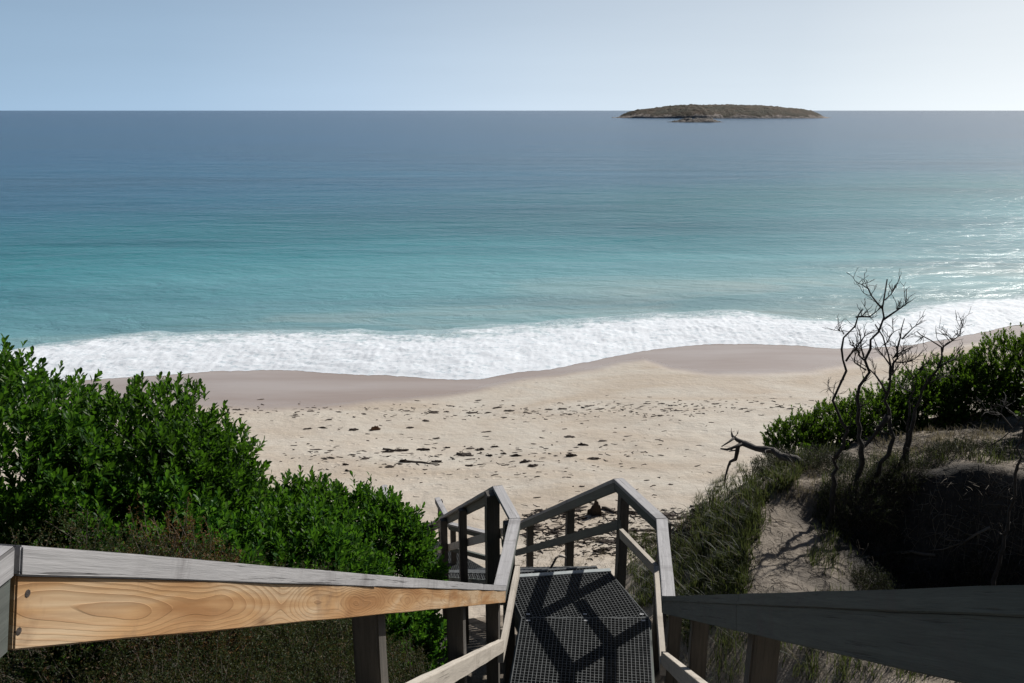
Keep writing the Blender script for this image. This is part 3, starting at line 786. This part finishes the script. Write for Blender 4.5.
# fine-leaved heath behind and below the pine handrail
def heath(c, rx, ry, hz, n, seed, label, mat, group):
    zg = h_rel(c[0], c[1]); root = empty('heath_shrub', up((c[0], c[1], zg)))
    p, u, g = shrub_pts(c, rx, ry, hz, n, seed, .45); per = 14
    ax = unit(u * .6 + np.array([0, 0, .7]) + g.normal(size=(n, 3)) * .4); ln = g.uniform(.05, .14, n)
    I = np.repeat(np.arange(n), per); s = g.random(n * per)
    d = unit(ax[I] * .5 + g.normal(size=(n * per, 3)) * .6)
    base = p[I] + ax[I] * (s * ln[I])[:, None]
    V, Fc = leaves(base, d, g.normal(size=(n * per, 3)), g.uniform(.010, .022, n * per), g.uniform(.004, .008, n * per))
    o = mesh_arr('foliage', V + np.array([0, 0, H]), Fc, mat, root); o.matrix_parent_inverse = Matrix.Translation(-root.location)
    mb = MB()
    for i in range(0, n, max(1, n // 500)):
        q = Vector(p[i]); e = q + Vector(ax[i]) * ln[i]; mb.tube([up(q - Vector(ax[i]) * .10), up(e)], [.002, .001], 3)
    so = mb.build('stems', M['stem'], root); so['kind'] = 'stuff'; so.matrix_parent_inverse = Matrix.Translation(-root.location)
    tag(root, label, 'heath shrub', group)
HG = 'fine leaved heath shrubs along the left handrail'
_q = hit(305, 652); _r = hit(255, 675)
HS = [
 ((_q.x, _q.y, _q.z - .05), .42, .40, .34, 1700, 'low dark green heath shrub just left of the near left post', 'heath'),
 ((_r.x, _r.y, _r.z - .05), .40, .35, .30, 1300, 'low dark heath shrub at the bottom edge below the pine board', 'heath'),
 ((-1.25, 3.05, -3.25), .60, .55, .60, 1900, 'dark green heath shrub directly under the middle of the pine board', 'heath'),
 ((-2.15, 3.45, -2.85), .95, .6, .80, 2600, 'fine leaved olive heath shrub above the left end of the grey handrail', 'heath'),
 ((-1.85, 3.85, -3.05), .36, .30, .86, 700, 'rusty brown dried heath sprigs above the middle of the grey handrail', 'heath_brown'),
 ((-1.35, 4.1, -3.35), .62, .55, .70, 1700, 'olive heath shrub just left of the low rounded green shrub', 'heath'),
 ((-1.55, 2.70, -2.95), .78, .70, .60, 2400, 'dark speckled heath shrub seen below the pine board at the lower left', 'heath'),
 ((-.98, 3.55, -3.55), .42, .65, .60, 1500, 'heath shrub seen below the pine board right of the near left post', 'heath'),
 ((-2.7, 2.4, -2.95), .75, .70, .70, 1500, 'heath shrub in the lower left corner under the pine board', 'heath'),
 ((-.85, 4.75, -4.35), .38, .55, .55, 1200, 'shaded heath shrub behind the left posts of the first flight', 'heath'),
]
for i, (c, rx, ry, hz, n, lab, m) in enumerate(HS): heath(c, rx, ry, hz, int(n * 1.8), 300 + i * 5, lab, M[m], HG)
# shrubs along the crest of the right-hand dune
RG = 'green shrubs along the crest of the right dune'
RS = [
 (P(800, 440, -4.85), .40, .45, .40, 260, 'lowest green shrub at the beach end of the dune crest'),
 (P(838, 430, -4.72), .46, .55, .42, 320, 'low green shrub behind the two leftmost dead trunks'),
 (P(880, 420, -4.56), .52, .6, .48, 380, 'low green shrub behind the forked dead tree'),
 (P(922, 408, -4.38), .58, .65, .55, 450, 'green shrub at the foot of the bent dead tree'),
 (P(966, 396, -4.18), .66, .7, .62, 540, 'rounded green shrub right of the bent dead tree'),
 (P(1014, 384, -3.98), .75, .75, .74, 640, 'largest green shrub at the right edge of the view'),
 (P(1085, 375, -3.8), 1.0, .9, 1.0, 500, 'tall green shrub just beyond the right edge'),
]
for i, (c, rx, ry, hz, n, lab) in enumerate(RS):
    broad_shrub('r', tuple(c - Vector((0, 0, .2))), rx * 1.12, ry, hz + .13, int(n * 2.4), 500 + i * 7, lab, M['leaf_right'], .07, .022, 12, RG)
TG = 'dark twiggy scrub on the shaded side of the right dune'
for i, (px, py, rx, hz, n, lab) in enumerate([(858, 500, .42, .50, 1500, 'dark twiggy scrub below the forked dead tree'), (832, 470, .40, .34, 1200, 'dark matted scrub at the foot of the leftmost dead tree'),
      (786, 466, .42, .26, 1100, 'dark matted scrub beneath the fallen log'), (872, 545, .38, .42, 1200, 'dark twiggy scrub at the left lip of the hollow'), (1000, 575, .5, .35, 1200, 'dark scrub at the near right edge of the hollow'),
      (862, 590, .32, .30, 900, 'dark twiggy scrub added as shade just above the middle of the right handrail'), (905, 470, .36, .22, 800, 'dark matted scrub added as shade on the far rim of the hollow'),  # scrub here and below added so its dark colour widens the shade
      (965, 455, .45, .22, 900, 'dark matted scrub added as shade above the hollow, left of the broken branch'), (930, 585, .40, .28, 900, 'dark scrub added as shade on the near lip of the hollow above the handrail')]):
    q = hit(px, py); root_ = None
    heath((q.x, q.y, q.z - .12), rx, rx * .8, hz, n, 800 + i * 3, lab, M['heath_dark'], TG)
# scrub further right keeps the hollow in shade
for i, (x, y, r_, hz) in enumerate([(7.8, 9.2, 1.1, 1.9), (7.4, 7.2, 1.0, 1.9), (9.3, 10.4, 1.3, 2.2), (9.0, 8.2, 1.2, 2.2)]):
    z = h_rel(x, y)
    broad_shrub('x', (x, y, z + .2), r_, r_, hz, 1500, 700 + i * 3, 'tall dark scrub shading the hollow from the right', M['leaf_right'], .11, .036, 11, 'tall scrub right of the hollow')

BG_ = 'unseen dark scrub added behind the top of the steps to block light'
for i in range(15):  # scrub row added out of view to cut fill light from behind
    x = -10.5 + i * 1.5; y = -4.2 - 1.2 * (i % 3) - (1.4 if abs(x) < 2 else 0)
    broad_shrub('b', (x, y, h_rel(x, y) + .4), 1.6, 1.3, 3.2 + .5 * (i % 2), 900, 900 + i, 'unseen dark green scrub added behind the top of the steps to block light', M['leaf_right'], .20, .08, 10, BG_, 'light_block_scrub')
# ------------------------------------------------------------------ dead trees
def resample(pts, step=.09):
    out = [pts[0]]
    for a, b in zip(pts, pts[1:]):
        n = max(1, int((b - a).length / step))
        out += [a.lerp(b, (i + 1) / n) for i in range(n)]
    return out
def limb(mb, pts, r0, r1, seed, wob=.012, n=7, twigs=0, tw=.165):
    r = random.Random(seed); q = resample(pts); m = len(q)
    q = [p + Vector((r.gauss(0, wob), r.gauss(0, wob), r.gauss(0, wob * .6))) if 0 < i else p for i, p in enumerate(q)]
    rad = [lerp(r0, r1, i / (m - 1)) * r.uniform(.86, 1.18) for i in range(m)]
    mb.tube([up(p) for p in q], rad, n)
    def twig(p, d, L, rr, lev):
        t = d + Vector((r.gauss(.12, .65), r.gauss(0, .65), r.gauss(.3, .45))); t.normalize()
        k = 5; pp = [p]
        for j in range(k):
            t = (t + Vector((r.gauss(0, .24), r.gauss(0, .24), r.gauss(.07, .2)))).normalized(); pp.append(pp[-1] + t * L / k)
        mb.tube([up(x) for x in pp], [lerp(rr, .0016, j / k) for j in range(k + 1)], 5 if lev else 4)
        if lev > 0:
            for _ in range(r.choice((1, 2, 2, 3))):
                q_ = r.randrange(1, k); twig(pp[q_], t, L * r.uniform(.35, .65), rr * .62, lev - 1)
    for _ in range(twigs):
        i = r.randrange(m // 4, max(m // 4 + 1, int(m * .82))); p = q[i]
        d = (q[min(i + 1, m - 1)] - q[max(i - 1, 0)]).normalized()
        twig(p, d, tw * r.uniform(.5, 1.5), min(.009, max(rad[i] * .5, .004)), 1)
def dead_tree(label, D, trunk, branches, r0, seed, name='dead_tree'):
    """trunk and branches traced at distance D, with their own depth spread"""
    r = random.Random(seed)
    b = trunk[0]; root_p = PD(b[0], b[1], D); zg = h_rel(root_p.x, root_p.y)
    root = empty(name, up((root_p.x, root_p.y, zg)))
    def lay(poly, d0, d1):
        n = len(poly)
        return [PD(x, y, D + lerp(d0, d1, i / max(1, n - 1))) for i, (x, y) in enumerate(poly)]
    mb = MB(); tp = lay(trunk, 0, .15); r0 *= .98
    tp = [Vector((root_p.x, root_p.y, min(zg, root_p.z) - .25))] + tp
    limb(mb, tp, r0, r0 * .16, seed, .014, 8, 6)
    o = mb.build('trunk', M['dead'], root, True); o.matrix_parent_inverse = Matrix.Translation(-root.location)
    for i, (poly, ra) in enumerate(branches):
        # start at the trunk's depth there
        near = min(range(len(trunk)), key=lambda k: (trunk[k][0] - poly[0][0]) ** 2 + (trunk[k][1] - poly[0][1]) ** 2)
        ds = .15 * near / max(1, len(trunk) - 1)
        mb = MB(); limb(mb, lay(poly, ds, ds + r.uniform(-.55, .55)), ra, ra * .22, seed + i + 1, .012, 6, 4 + len(poly))
        o = mb.build('branch', M['dead'], root, True); o.matrix_parent_inverse = Matrix.Translation(-root.location)
    tag(root, label, 'dead tree', 'bare dead trees on the right dune')
dead_tree('slender bare dead tree with a kinked stem, leftmost on the dune', 8.9,
  [(837,461),(846,430),(836,411),(835,400),(840,387),(844,372),(845,361),(840.6,349),(845,337),(852,325.6),(857,314),(864,309.5)],
  [([(846,361),(855,347.6),(864,336),(866,330)], .014), ([(843.6,334),(836,327.7)], .007), ([(856,317),(870,317),(879,309.5),(884,305)], .011), ([(838,398),(830,391),(827,386)], .006)], .036, 41)
dead_tree('tallest bare dead tree with a forked top reaching over the surf', 9.1,
  [(861,462),(862,445),(858,420),(858,399),(859.7,386),(868,372.5),(864,361),(870,349),(878.7,331.5),(882,318),(881.7,308),(887.5,293.4),(889,279)],
  [([(881.7,308),(874,296),(864,284),(862,280)], .011), ([(883,320),(898,311),(906.6,303.7),(906.5,289)], .012), ([(864,360),(852,347),(850,341)], .010), ([(864,358),(861,337),(858,324)], .010), ([(885,300),(893,291),(896,284)], .007), ([(866,370),(856,364),(850,357)], .009)], .040, 57)
dead_tree('forked bare dead tree with two trunks leaning left and right at its foot', 9.3,
  [(881,462),(894,438),(888,420),(887,400),(892,372.5),(887.5,355),(881.7,337.4),(877,325.7)],
  [([(888,415),(873,435),(862,452),(860,464)], .032), ([(892,372.5),(899,349),(902,328.6),(903.6,318)], .016), ([(893,358),(905,352),(915,344.7)], .010), ([(902,339),(911,328.6),(921,321)], .009),
   ([(887,395),(876,375.5),(867,366.7),(853,359)], .014), ([(890,365),(878,350),(873,336)], .010), ([(895,362),(908,362),(914,352)], .008), ([(888,380),(898,368),(905,360)], .009), ([(884,345),(893,333),(895,322)], .008)], .036, 73)
dead_tree('short bare dead sapling between the forked tree and the bent tree', 9.6,
  [(908,425),(911,400),(914,378),(922.7,361),(925.6,352)],
  [([(914,378),(907,366),(908,356)], .008), ([(918,370),(930,360)], .007), ([(912,392),(900,384),(896,376)], .009)], .022, 89)
dead_tree('bent bare dead tree arching left above the dune shrubs', 9.7,
  [(915,410),(925.6,386),(934,369.6),(942,356),(941,348),(931.5,340),(922.7,336),(916,331)],
  [([(942,352),(949,341.8),(958,336),(966,332)], .012), ([(940,366.7),(955,358),(964,346)], .010), ([(952,340),(943,331.5)], .007), ([(960,336),(962,326),(960,322)], .006), ([(929,384),(943,376),(950,372)], .009), ([(923,337),(915,342)], .006)], .030, 97)
dead_tree('broken dead branch leaning over the hollow at the right edge', 8.2,
  [(1030,400),(1020,418),(1004,438),(987,447)],
  [([(1012,428),(1002,414),(990,411),(980,418)], .007), ([(1018,420),(1008,408),(998,404)], .007)], .026, 113, 'dead_branch')
# fallen log with upturned roots
lg = PD(744, 444, 10.3); root = empty('fallen_log', up((lg.x, lg.y, h_rel(lg.x, lg.y))))
def pd(poly, D0, D1): return [PD(x, y, lerp(D0, D1, i / (len(poly) - 1))) for i, (x, y) in enumerate(poly)]
mb = MB(); limb(mb, pd([(806,466),(797,459),(784,454.5),(772,451.5),(757,447.5),(744.6,443.7)], 9.9, 10.3), .045, .040, 5, .018, 10, 4, .3)
mb.build('trunk', M['log'], root, True).matrix_parent_inverse = Matrix.Translation(-root.location)
for i, (poly, ra) in enumerate([([(746,444),(737,440),(733,436),(731,433.5)], .035), ([(742,444),(734,447.5),(727,449),(722,448)], .028), ([(738,446),(735,458),(728,467),(725,482)], .030), ([(734,438),(728,442),(722,446)], .018), ([(741,443),(737,450),(729,451)], .018)]):
    mb = MB(); limb(mb, pd(poly, 10.3, 10.3 + (-1) ** i * .15), ra, ra * .35, 200 + i, .010, 7, 1, .12)
    mb.build('root', M['log'], root, True).matrix_parent_inverse = Matrix.Translation(-root.location)
tag(root, 'dark fallen log with upturned roots jutting over the beach', 'log')

# ------------------------------------------------------------------ grass and litter
def blades(name, spots, mat, label, cat, hmin, hmax, per, wid=.006, lean=.5, seed=1):
    g = np.random.default_rng(seed); n = len(spots) * per
    sp = np.array([tuple(s) for s in spots]); b = np.repeat(sp, per, 0) + np.c_[g.normal(size=(n, 2)) * .045, np.zeros(n)]
    a = g.uniform(0, 2 * math.pi, n); ta = np.repeat(g.uniform(0, 6.283, len(sp)), per); dirh = .8 * np.c_[np.cos(a), np.sin(a), np.zeros(n)] + .5 * np.c_[np.cos(ta), np.sin(ta), np.zeros(n)] + np.array([-.12, -.05, 0])
    L = g.uniform(hmin, hmax, n); side = np.c_[-np.sin(a), np.cos(a), np.zeros(n)]
    le = g.uniform(.1, 1, n) * lean; V = []
    for s, w in ((0, 1.0), (.35, .9), (.7, .6)):
        c = b + np.c_[np.zeros((n, 2)), L * (s - .35 * s * s * le)] + dirh * (L * le * s * s)[:, None]
        V += [c + side * wid * w / 2, c - side * wid * w / 2]
    V.append(b + np.c_[np.zeros((n, 2)), L * (1 - .35 * le)] + dirh * (L * le)[:, None])
    V = np.stack(V, 1).reshape(-1, 3); i = (np.arange(n) * 7)[:, None]
    Fc = np.concatenate([i + np.array([q]) for q in ((0,1,3),(0,3,2),(2,3,5),(2,5,4),(4,5,6))], 1).reshape(-1, 3)
    o = mesh_arr(name, V + np.array([0, 0, H - .02]), Fc, mat); tag(o, label, cat, kind='stuff'); return o
def inpoly(x, y, poly):
    r = False; j = len(poly) - 1
    for i in range(len(poly)):
        if (poly[i][1] > y) != (poly[j][1] > y) and x < (poly[j][0] - poly[i][0]) * (y - poly[i][1]) / (poly[j][1] - poly[i][1]) + poly[i][0]: r = not r
        j = i
    return r
def scatter(poly, n, seed):
    r = random.Random(seed); out = []; X = [p[0] for p in poly]; Y = [p[1] for p in poly]
    while len(out) < n:
        x, y = r.uniform(min(X), max(X)), r.uniform(min(Y), max(Y))
        if inpoly(x, y, poly): out.append(hit(x, y))
    return out
def offpath(pts): return [p for p in pts if path_at(p.x, p.y)[0] > .72]
gs = offpath(scatter([(668,560),(690,505),(730,470),(775,448),(830,455),(800,480),(765,500),(755,540),(745,600),(690,640),(668,620)], 620, 3) + scatter([(622,535),(668,530),(672,600),(640,610)], 130, 4))
blades('dune_grass', gs, M['grass'], 'green and straw dune grass on the slope right of the landing', 'grass', .09, .27, 15, .010, 1.0, 21)
gs = offpath(scatter([(840,462),(1024,440),(1024,470),(960,460),(880,480),(830,600),(810,560),(820,480)], 170, 5) + scatter([(690,610),(1024,575),(1024,683),(690,683)], 260, 6))
blades('tussock_grass', gs, M['grass'], 'sparse tussocks on the shaded sand beside the right handrail', 'grass', .08, .24, 13, .006, .9, 22)
gs = offpath(scatter([(860,410),(1000,395),(1010,440),(880,460)], 330, 8) + scatter([(770,450),(840,450),(810,500),(765,500)], 60, 10)) + scatter([(525,540),(700,520),(690,560),(600,570),(520,575)], 160, 9)
blades('dry_grass', gs, M['drygrass'], 'dry straw coloured grass and beach edge tufts', 'dry grass', .05, .16, 11, .005, 1.0, 23)
# twig litter on the right dune
mb = MB(); r = random.Random(17)
for p in scatter([(700,470),(1024,400),(1024,600),(740,600)], 1100, 12) + scatter([(520, 525), (700, 505), (690, 560), (520, 570)], 260, 15) + scatter([(850,405),(1010,400),(1010,450),(860,460)], 1100, 13):
    L = r.uniform(.04, .22); a = r.uniform(0, 6.28); e = Vector((math.cos(a), math.sin(a), r.uniform(-.1, .35))) * L
    q = p + e; q.z = max(q.z, h_rel(q.x, q.y) + .005)
    m = (p + q) / 2 + Vector((r.gauss(0, .02), r.gauss(0, .02), r.uniform(0, .03)))
    mb.tube([up(p + Vector((0, 0, .004))), up(m), up(q)], [.0035, .003, .0015], 4)
tag(mb.build('twig_litter', M['litter']), 'pale broken twigs strewn over the right dune', 'twigs', kind='stuff')
# bleached roots hanging in the hollow
def root_line(px, D0, D1, ra, seed, label):
    b = hit(*px[0]); ro = MB(); pts = [hit(x, y) + Vector((0, 0, ra * .6)) for x, y in px]
    limb(ro, pts, ra, ra * .3, seed, .014, 6, 5, .2); tag(ro.build('exposed_root', M['litter'], None, True), label, 'root', 'pale exposed roots on the right dune')
root_line([(876,468),(880,495),(885,512),(896,530)], 0, 0, .014, 31, 'thin pale root hanging down the left rim of the hollow')
root_line([(990,528),(975,536),(955,545),(930,552)], 0, 0, .018, 33, 'pale curved root across the floor of the hollow')
root_line([(935,556),(905,553),(880,556),(850,562),(822,566)], 0, 0, .020, 35, 'long pale root running level from the hollow to the sand patch')

# ------------------------------------------------------------------ seaweed and driftwood on the beach
def clump(px, py, wpx, hgt, mat, seed, name='seaweed', flat=.35):
    p = hit(px, py); D = p.length; rad = wpx / F * D / 1.9; r = random.Random(seed)
    bm = bmesh.new(); bmesh.ops.create_icosphere(bm, subdivisions=3, radius=1)
    ang = r.uniform(-.35, .35); asp = r.uniform(.16, .5)
    for v in bm.verts:
        n = 1 + .8 * fbm(v.co.x * 1.9 + seed * .37, v.co.y * 1.9, v.co.z * 1.9, 4) + .25 * nz(v.co.x * 6 + seed, v.co.y * 6, v.co.z * 6)
        x, y, z = v.co.x * n * rad, v.co.y * n * rad * asp, v.co.z * hgt * n
        v.co = (x * math.cos(ang) - y * math.sin(ang), x * math.sin(ang) + y * math.cos(ang), max(z, -.02))
    me = bpy.data.meshes.new(name); bm.to_mesh(me); bm.free()
    o = link(name, me, mat); o.location = up(p); return o
def stick(poly, r0, mat, seed, name, label, cat, group=None):
    mb = MB(); pts = [hit(x, y) + Vector((0, 0, r0 * .8)) for x, y in poly]
    limb(mb, pts, r0, r0 * .45, seed, r0 * .4, 7, 2, r0 * 9)
    tag(mb.build(name, mat, None, True), label, cat, group)
SG = 'scraps of dried seaweed on the sand'
SL = 'small dark scrap of dried seaweed lying on the pale sand'
big = [(353,430,9,.05),(398,451,16,.05),(423,450,11,.06),(437,462,10,.06),(465,455,14,.05),(480,450,8,.05),(516,456,9,.05),(525,462,9,.06),(571,456,9,.07),(583,445,8,.05),(533,466,8,.05),(495,447,7,.04),(405,462,12,.08),(389,467,9,.05),(345,465,5,.05),(347,471,4,.05),(388,452,8,.05),(594,459,9,.05),(470,466,7,.04),(490,456,7,.05),(504,454,6,.04),(447,448,6,.04),(570,437,10,.03),(563,409,9,.03),(308,429,7,.03),(323,428,7,.04),(331,458,8,.03),(426,421,7,.04),(434,412,9,.03),(472,413,10,.03),(497,408,8,.04),(446,412,5,.03),(509,411,10,.03),(488,413,7,.03),(410,428,6,.04)]
tag(clump(375,430,9,.12,M['weed_red'],900), 'reddish brown seaweed heap alone in the middle of the sand', 'seaweed')
k = 0
for (x, y, w, hh) in big:
    o = clump(x, y, w, hh, M['weed'], 1000 + k); tag(o, SL, 'seaweed', SG); k += 1
rr_ = random.Random(77)
for _ in range(190):
    z = rr_.random()
    if z < .40: x, y = rr_.uniform(235, 700), 412 + rr_.gauss(0, 4.5)
    elif z < .70: x, y = rr_.uniform(280, 640), 455 + rr_.gauss(0, 11)
    elif z < .82: x, y = rr_.uniform(640, 830), 405 + rr_.gauss(0, 4) + (x * 0)
    else: x, y = rr_.uniform(480, 720), rr_.uniform(470, 520)
    o = clump(x, y, rr_.choice([2, 2.5, 3, 4, 6, 8]) * rr_.uniform(.7, 1.1), rr_.uniform(.008, .022), M['weed'], 2000 + k); tag(o, SL, 'seaweed', SG); k += 1
stick([(408,462),(425,463),(440,465)], .03, M['stick'], 3, 'driftwood_stick', 'long thin stick lying flat among the seaweed left of centre', 'stick')
stick([(383,449.5),(397,451),(404,451)], .03, M['stick'], 4, 'driftwood_stick', 'dark stick at the left end of the seaweed line', 'stick')
stick([(457,454),(468,456),(474,456)], .035, M['stick'], 5, 'driftwood_stick', 'dark stick in the middle of the seaweed line', 'stick')
stick([(690,507),(700,506),(706,504)], .03, M['stick'], 6, 'driftwood_stick', 'dark stick beside the grassy edge of the right dune', 'stick')
# thick wrack at the foot of the steps
tag(clump(595,515,11,.30,M['weed'],31), 'largest dark heap of seaweed, upright behind the landing rail', 'seaweed')
WG = 'tangled dark wrack at the foot of the steps'
WL = 'tangled dark mat of wrack on the sand behind the landing'
r = random.Random(5)
for i in range(66):
    x = r.uniform(526, 700); y = r.choice([r.gauss(514, 4), r.gauss(530, 6), r.gauss(541, 6), r.gauss(550, 5)])
    tag(clump(x, y, r.uniform(3, 15), r.uniform(.015, .055), M['weed'], 3000 + i), WL, 'wrack', WG)
stick([(602,509),(615,513),(628,513),(640,514)], .04, M['stick'], 8, 'driftwood_branch', 'thick dark branch lying behind the corner post of the landing', 'branch')
stick([(555,531),(566,525),(577,522)], .035, M['stick'], 9, 'driftwood_branch', 'dark branch lying between the two slim posts', 'branch')
stick([(664,524),(676,526),(690,529)], .035, M['stick'], 10, 'driftwood_branch', 'dark branch lying between the right handrail and the dune', 'branch')
def flecks(name, pts, mat, label, cat, lmin, lmax, seed):
    mb = MB(); r = random.Random(seed)
    for p in pts:
        L = r.uniform(lmin, lmax); a = r.gauss(0, .6); e = Vector((math.cos(a), math.sin(a), 0)) * L; k = r.uniform(.004, .02)
        q0, q2 = p - e * .5, p + e * .5; m = (q0 + q2) / 2 + Vector((r.gauss(0, .2) * L, r.gauss(0, .2) * L, 0))
        pts3 = [Vector((v.x, v.y, h_rel(v.x, v.y) + k * .6)) for v in (q0, m, q2)]
        mb.tube([up(v) for v in pts3], [k * .5, k, k * .4], 5)
    tag(mb.build(name, mat), label, cat, kind='stuff')
r = random.Random(91); fp = []
for _ in range(620):
    z = r.random()
    if z < .35: x, y = r.uniform(225, 720), 412 + r.gauss(0, 5)
    elif z < .62: c_ = r.choice((320, 395, 430, 480, 525, 585, 640)); x, y = c_ + r.gauss(0, 22), 456 + r.gauss(0, 9)
    elif z < .8: x, y = r.uniform(560, 830), 408 - (r.uniform(0, 1) * 4) + r.gauss(0, 4)
    else: x, y = r.uniform(300, 720), r.uniform(425, 520)
    fp.append(hit(x, y))
flecks('seaweed_flecks', fp, M['weed'], 'fine dark seaweed flecks scattered in drift lines over the sand', 'seaweed flecks', .05, .22, 6)
fp = [hit(r.uniform(524, 702), r.choice((r.gauss(516, 4), r.gauss(533, 6), r.gauss(545, 8)))) for _ in range(900)]
flecks('wrack_litter', fp, M['weed'], 'fine dark wrack litter on the sand around the foot of the steps', 'wrack litter', .05, .25, 8)
# grey bent stick with a bleached tip, standing past the landing edge
mb = MB(); base_ = PD(546, 574, 7.75)
pp = pd([(546,578),(549,571),(553,564),(556,558),(559,556)], 7.7, 7.8); mb.tube([up(p) for p in pp], [.014, .013, .013, .013, .012], 7)
bo = mb.build('bent_stick', M['stick'], None, True); tag(bo, 'bent grey stick with a pale tip poking up past the landing edge', 'stick')
mb = MB(); pp = pd([(559,556),(562.5,556),(566,557.5)], 7.8, 7.85); mb.tube([up(p) for p in pp], [.016, .017, .012], 7)
mb.build('bleached_tip', M['paletip'], bo, True)
# small blue scrap by the lower flight
q = PD(481, 552, 12.9); bm = bmesh.new(); bmesh.ops.create_icosphere(bm, subdivisions=3, radius=.07)
for v in bm.verts: v.co = v.co * (1 + .5 * fbm(v.co.x * 22, v.co.y * 22, v.co.z * 22, 3)); v.co.z *= .55
me = bpy.data.meshes.new('cloth_scrap'); bm.to_mesh(me); bm.free(); o = link('cloth_scrap', me, M['blue'])
o.location = up(Vector((q.x, q.y, zf2 + .02)))
tag(o, 'small crumpled blue scrap on the lower flight of steps', 'cloth')

# ------------------------------------------------------------------ camera, light, sky
cam = bpy.data.cameras.new('camera'); co = bpy.data.objects.new('camera', cam); COL.objects.link(co)
cam.sensor_width = 36; cam.lens = F / 1024 * 36; cam.clip_end = 80000; cam.clip_start = .02
co.location = (0, 0, H); co.rotation_euler = (math.pi / 2 - PITCH, 0, 0); sc.camera = co
sun = bpy.data.lights.new('sun', 'SUN'); so = bpy.data.objects.new('sun', sun); COL.objects.link(so)
sun.energy = 5.0; sun.angle = R(.55); sun.color = (1, .965, .915)
sd = Vector((math.sin(SUN_AZ) * math.cos(SUN_EL), math.cos(SUN_AZ) * math.cos(SUN_EL), math.sin(SUN_EL)))
so.rotation_euler = sd.to_track_quat('Z', 'Y').to_euler(); so.location = (20, 20, 40)
w = bpy.data.worlds.new('World'); sc.world = w; w.use_nodes = True; nt = w.node_tree
bg = nt.nodes['Background']; sky = nt.nodes.new('ShaderNodeTexSky'); sky.sky_type = 'NISHITA'; sky.sun_disc = False
sky.sun_elevation = SUN_EL; sky.sun_rotation = SUN_AZ; sky.altitude = 10; sky.air_density = 1.0; sky.dust_density = 1.6; sky.ozone_density = 1.6
tcw = nt.nodes.new('ShaderNodeTexCoord'); mpw = nt.nodes.new('ShaderNodeMapping'); nt.links.new(tcw.outputs['Generated'], mpw.inputs['Vector'])
mpw.inputs['Location'].default_value = (0, 0, .16); mpw.inputs['Scale'].default_value = (1, 1, .95)
nt.links.new(mpw.outputs['Vector'], sky.inputs['Vector'])
# pale sea haze low in the sky, brighter and whiter towards the sun
def wm(op, a, b=None, clamp=False):
    m = nt.nodes.new('ShaderNodeMath'); m.operation = op; m.use_clamp = clamp
    for i, v in enumerate((a, b)):
        if v is None: continue
        if isinstance(v, bpy.types.NodeSocket): nt.links.new(v, m.inputs[i])
        else: m.inputs[i].default_value = v
    return m.outputs[0]
sp = nt.nodes.new('ShaderNodeSeparateXYZ'); nt.links.new(tcw.outputs['Generated'], sp.inputs[0])
dt = nt.nodes.new('ShaderNodeVectorMath'); dt.operation = 'DOT_PRODUCT'; nt.links.new(tcw.outputs['Generated'], dt.inputs[0])
dt.inputs[1].default_value = (math.sin(SUN_AZ), math.cos(SUN_AZ), 0)
low = wm('EXPONENT', wm('MULTIPLY', wm('MAXIMUM', sp.outputs[2], 0.0), -3.2))
fade = nt.nodes.new('ShaderNodeMapRange'); fade.interpolation_type = 'SMOOTHSTEP'; fade.inputs[1].default_value = .11; fade.inputs[2].default_value = .36; fade.inputs[3].default_value = 1; fade.inputs[4].default_value = 0
nt.links.new(sp.outputs[2], fade.inputs[0]); low = wm('MULTIPLY', low, fade.outputs[0])
rp = nt.nodes.new('ShaderNodeValToRGB'); nt.links.new(wm('ADD', wm('MULTIPLY', dt.outputs['Value'], .5), .5), rp.inputs['Fac'])
el = rp.color_ramp.elements; el[0].position = 0; el[0].color = (.07, .09, .12, 1); el[1].position = 1; el[1].color = (.86, .90, .91, 1)
for pos, c in ((.50, (.20, .30, .44)), (.57, (.31, .45, .61)), (.66, (.35, .49, .65)), (.75, (.44, .57, .72)), (.84, (.55, .655, .765)), (.93, (.635, .715, .785))):
    q = el.new(pos); q.color = c + (1,)
cn = nt.nodes.new('ShaderNodeTexNoise'); cm = nt.nodes.new('ShaderNodeMapping'); nt.links.new(tcw.outputs['Generated'], cm.inputs['Vector'])
cm.inputs['Scale'].default_value = (1.2, 1.2, 14); nt.links.new(cm.outputs['Vector'], cn.inputs['Vector']); cn.inputs['Scale'].default_value = 2.0; cn.inputs['Detail'].default_value = 5
low = wm('MULTIPLY', low, wm('ADD', .93, wm('MULTIPLY', cn.outputs['Fac'], .14)))
mx = nt.nodes.new('ShaderNodeMix'); mx.data_type = 'RGBA'; mx.blend_type = 'MIX'
nt.links.new(wm('MULTIPLY', low, .95), mx.inputs[0]); 
hz_ = nt.nodes.new('ShaderNodeVectorMath'); hz_.operation = 'SCALE'; hz_.inputs['Scale'].default_value = 1.09 / .05
nt.links.new(rp.outputs[0], hz_.inputs[0])
nt.links.new(sky.outputs[0], mx.inputs[6]); nt.links.new(hz_.outputs[0], mx.inputs[7])
nt.links.new(mx.outputs[2], bg.inputs[0]); bg.inputs[1].default_value = .05
vs = sc.view_settings; vs.view_transform = 'Standard'; vs.look = 'None'; vs.exposure = .15; vs.gamma = 1
sc.render.engine = 'CYCLES'; sc.cycles.use_denoising = True
try: sc.cycles.denoiser = 'OPENIMAGEDENOISE'
except Exception: pass
sc.cycles.max_bounces = 6; sc.cycles.transparent_max_bounces = 4; sc.cycles.caustics_reflective = False; sc.cycles.caustics_refractive = False
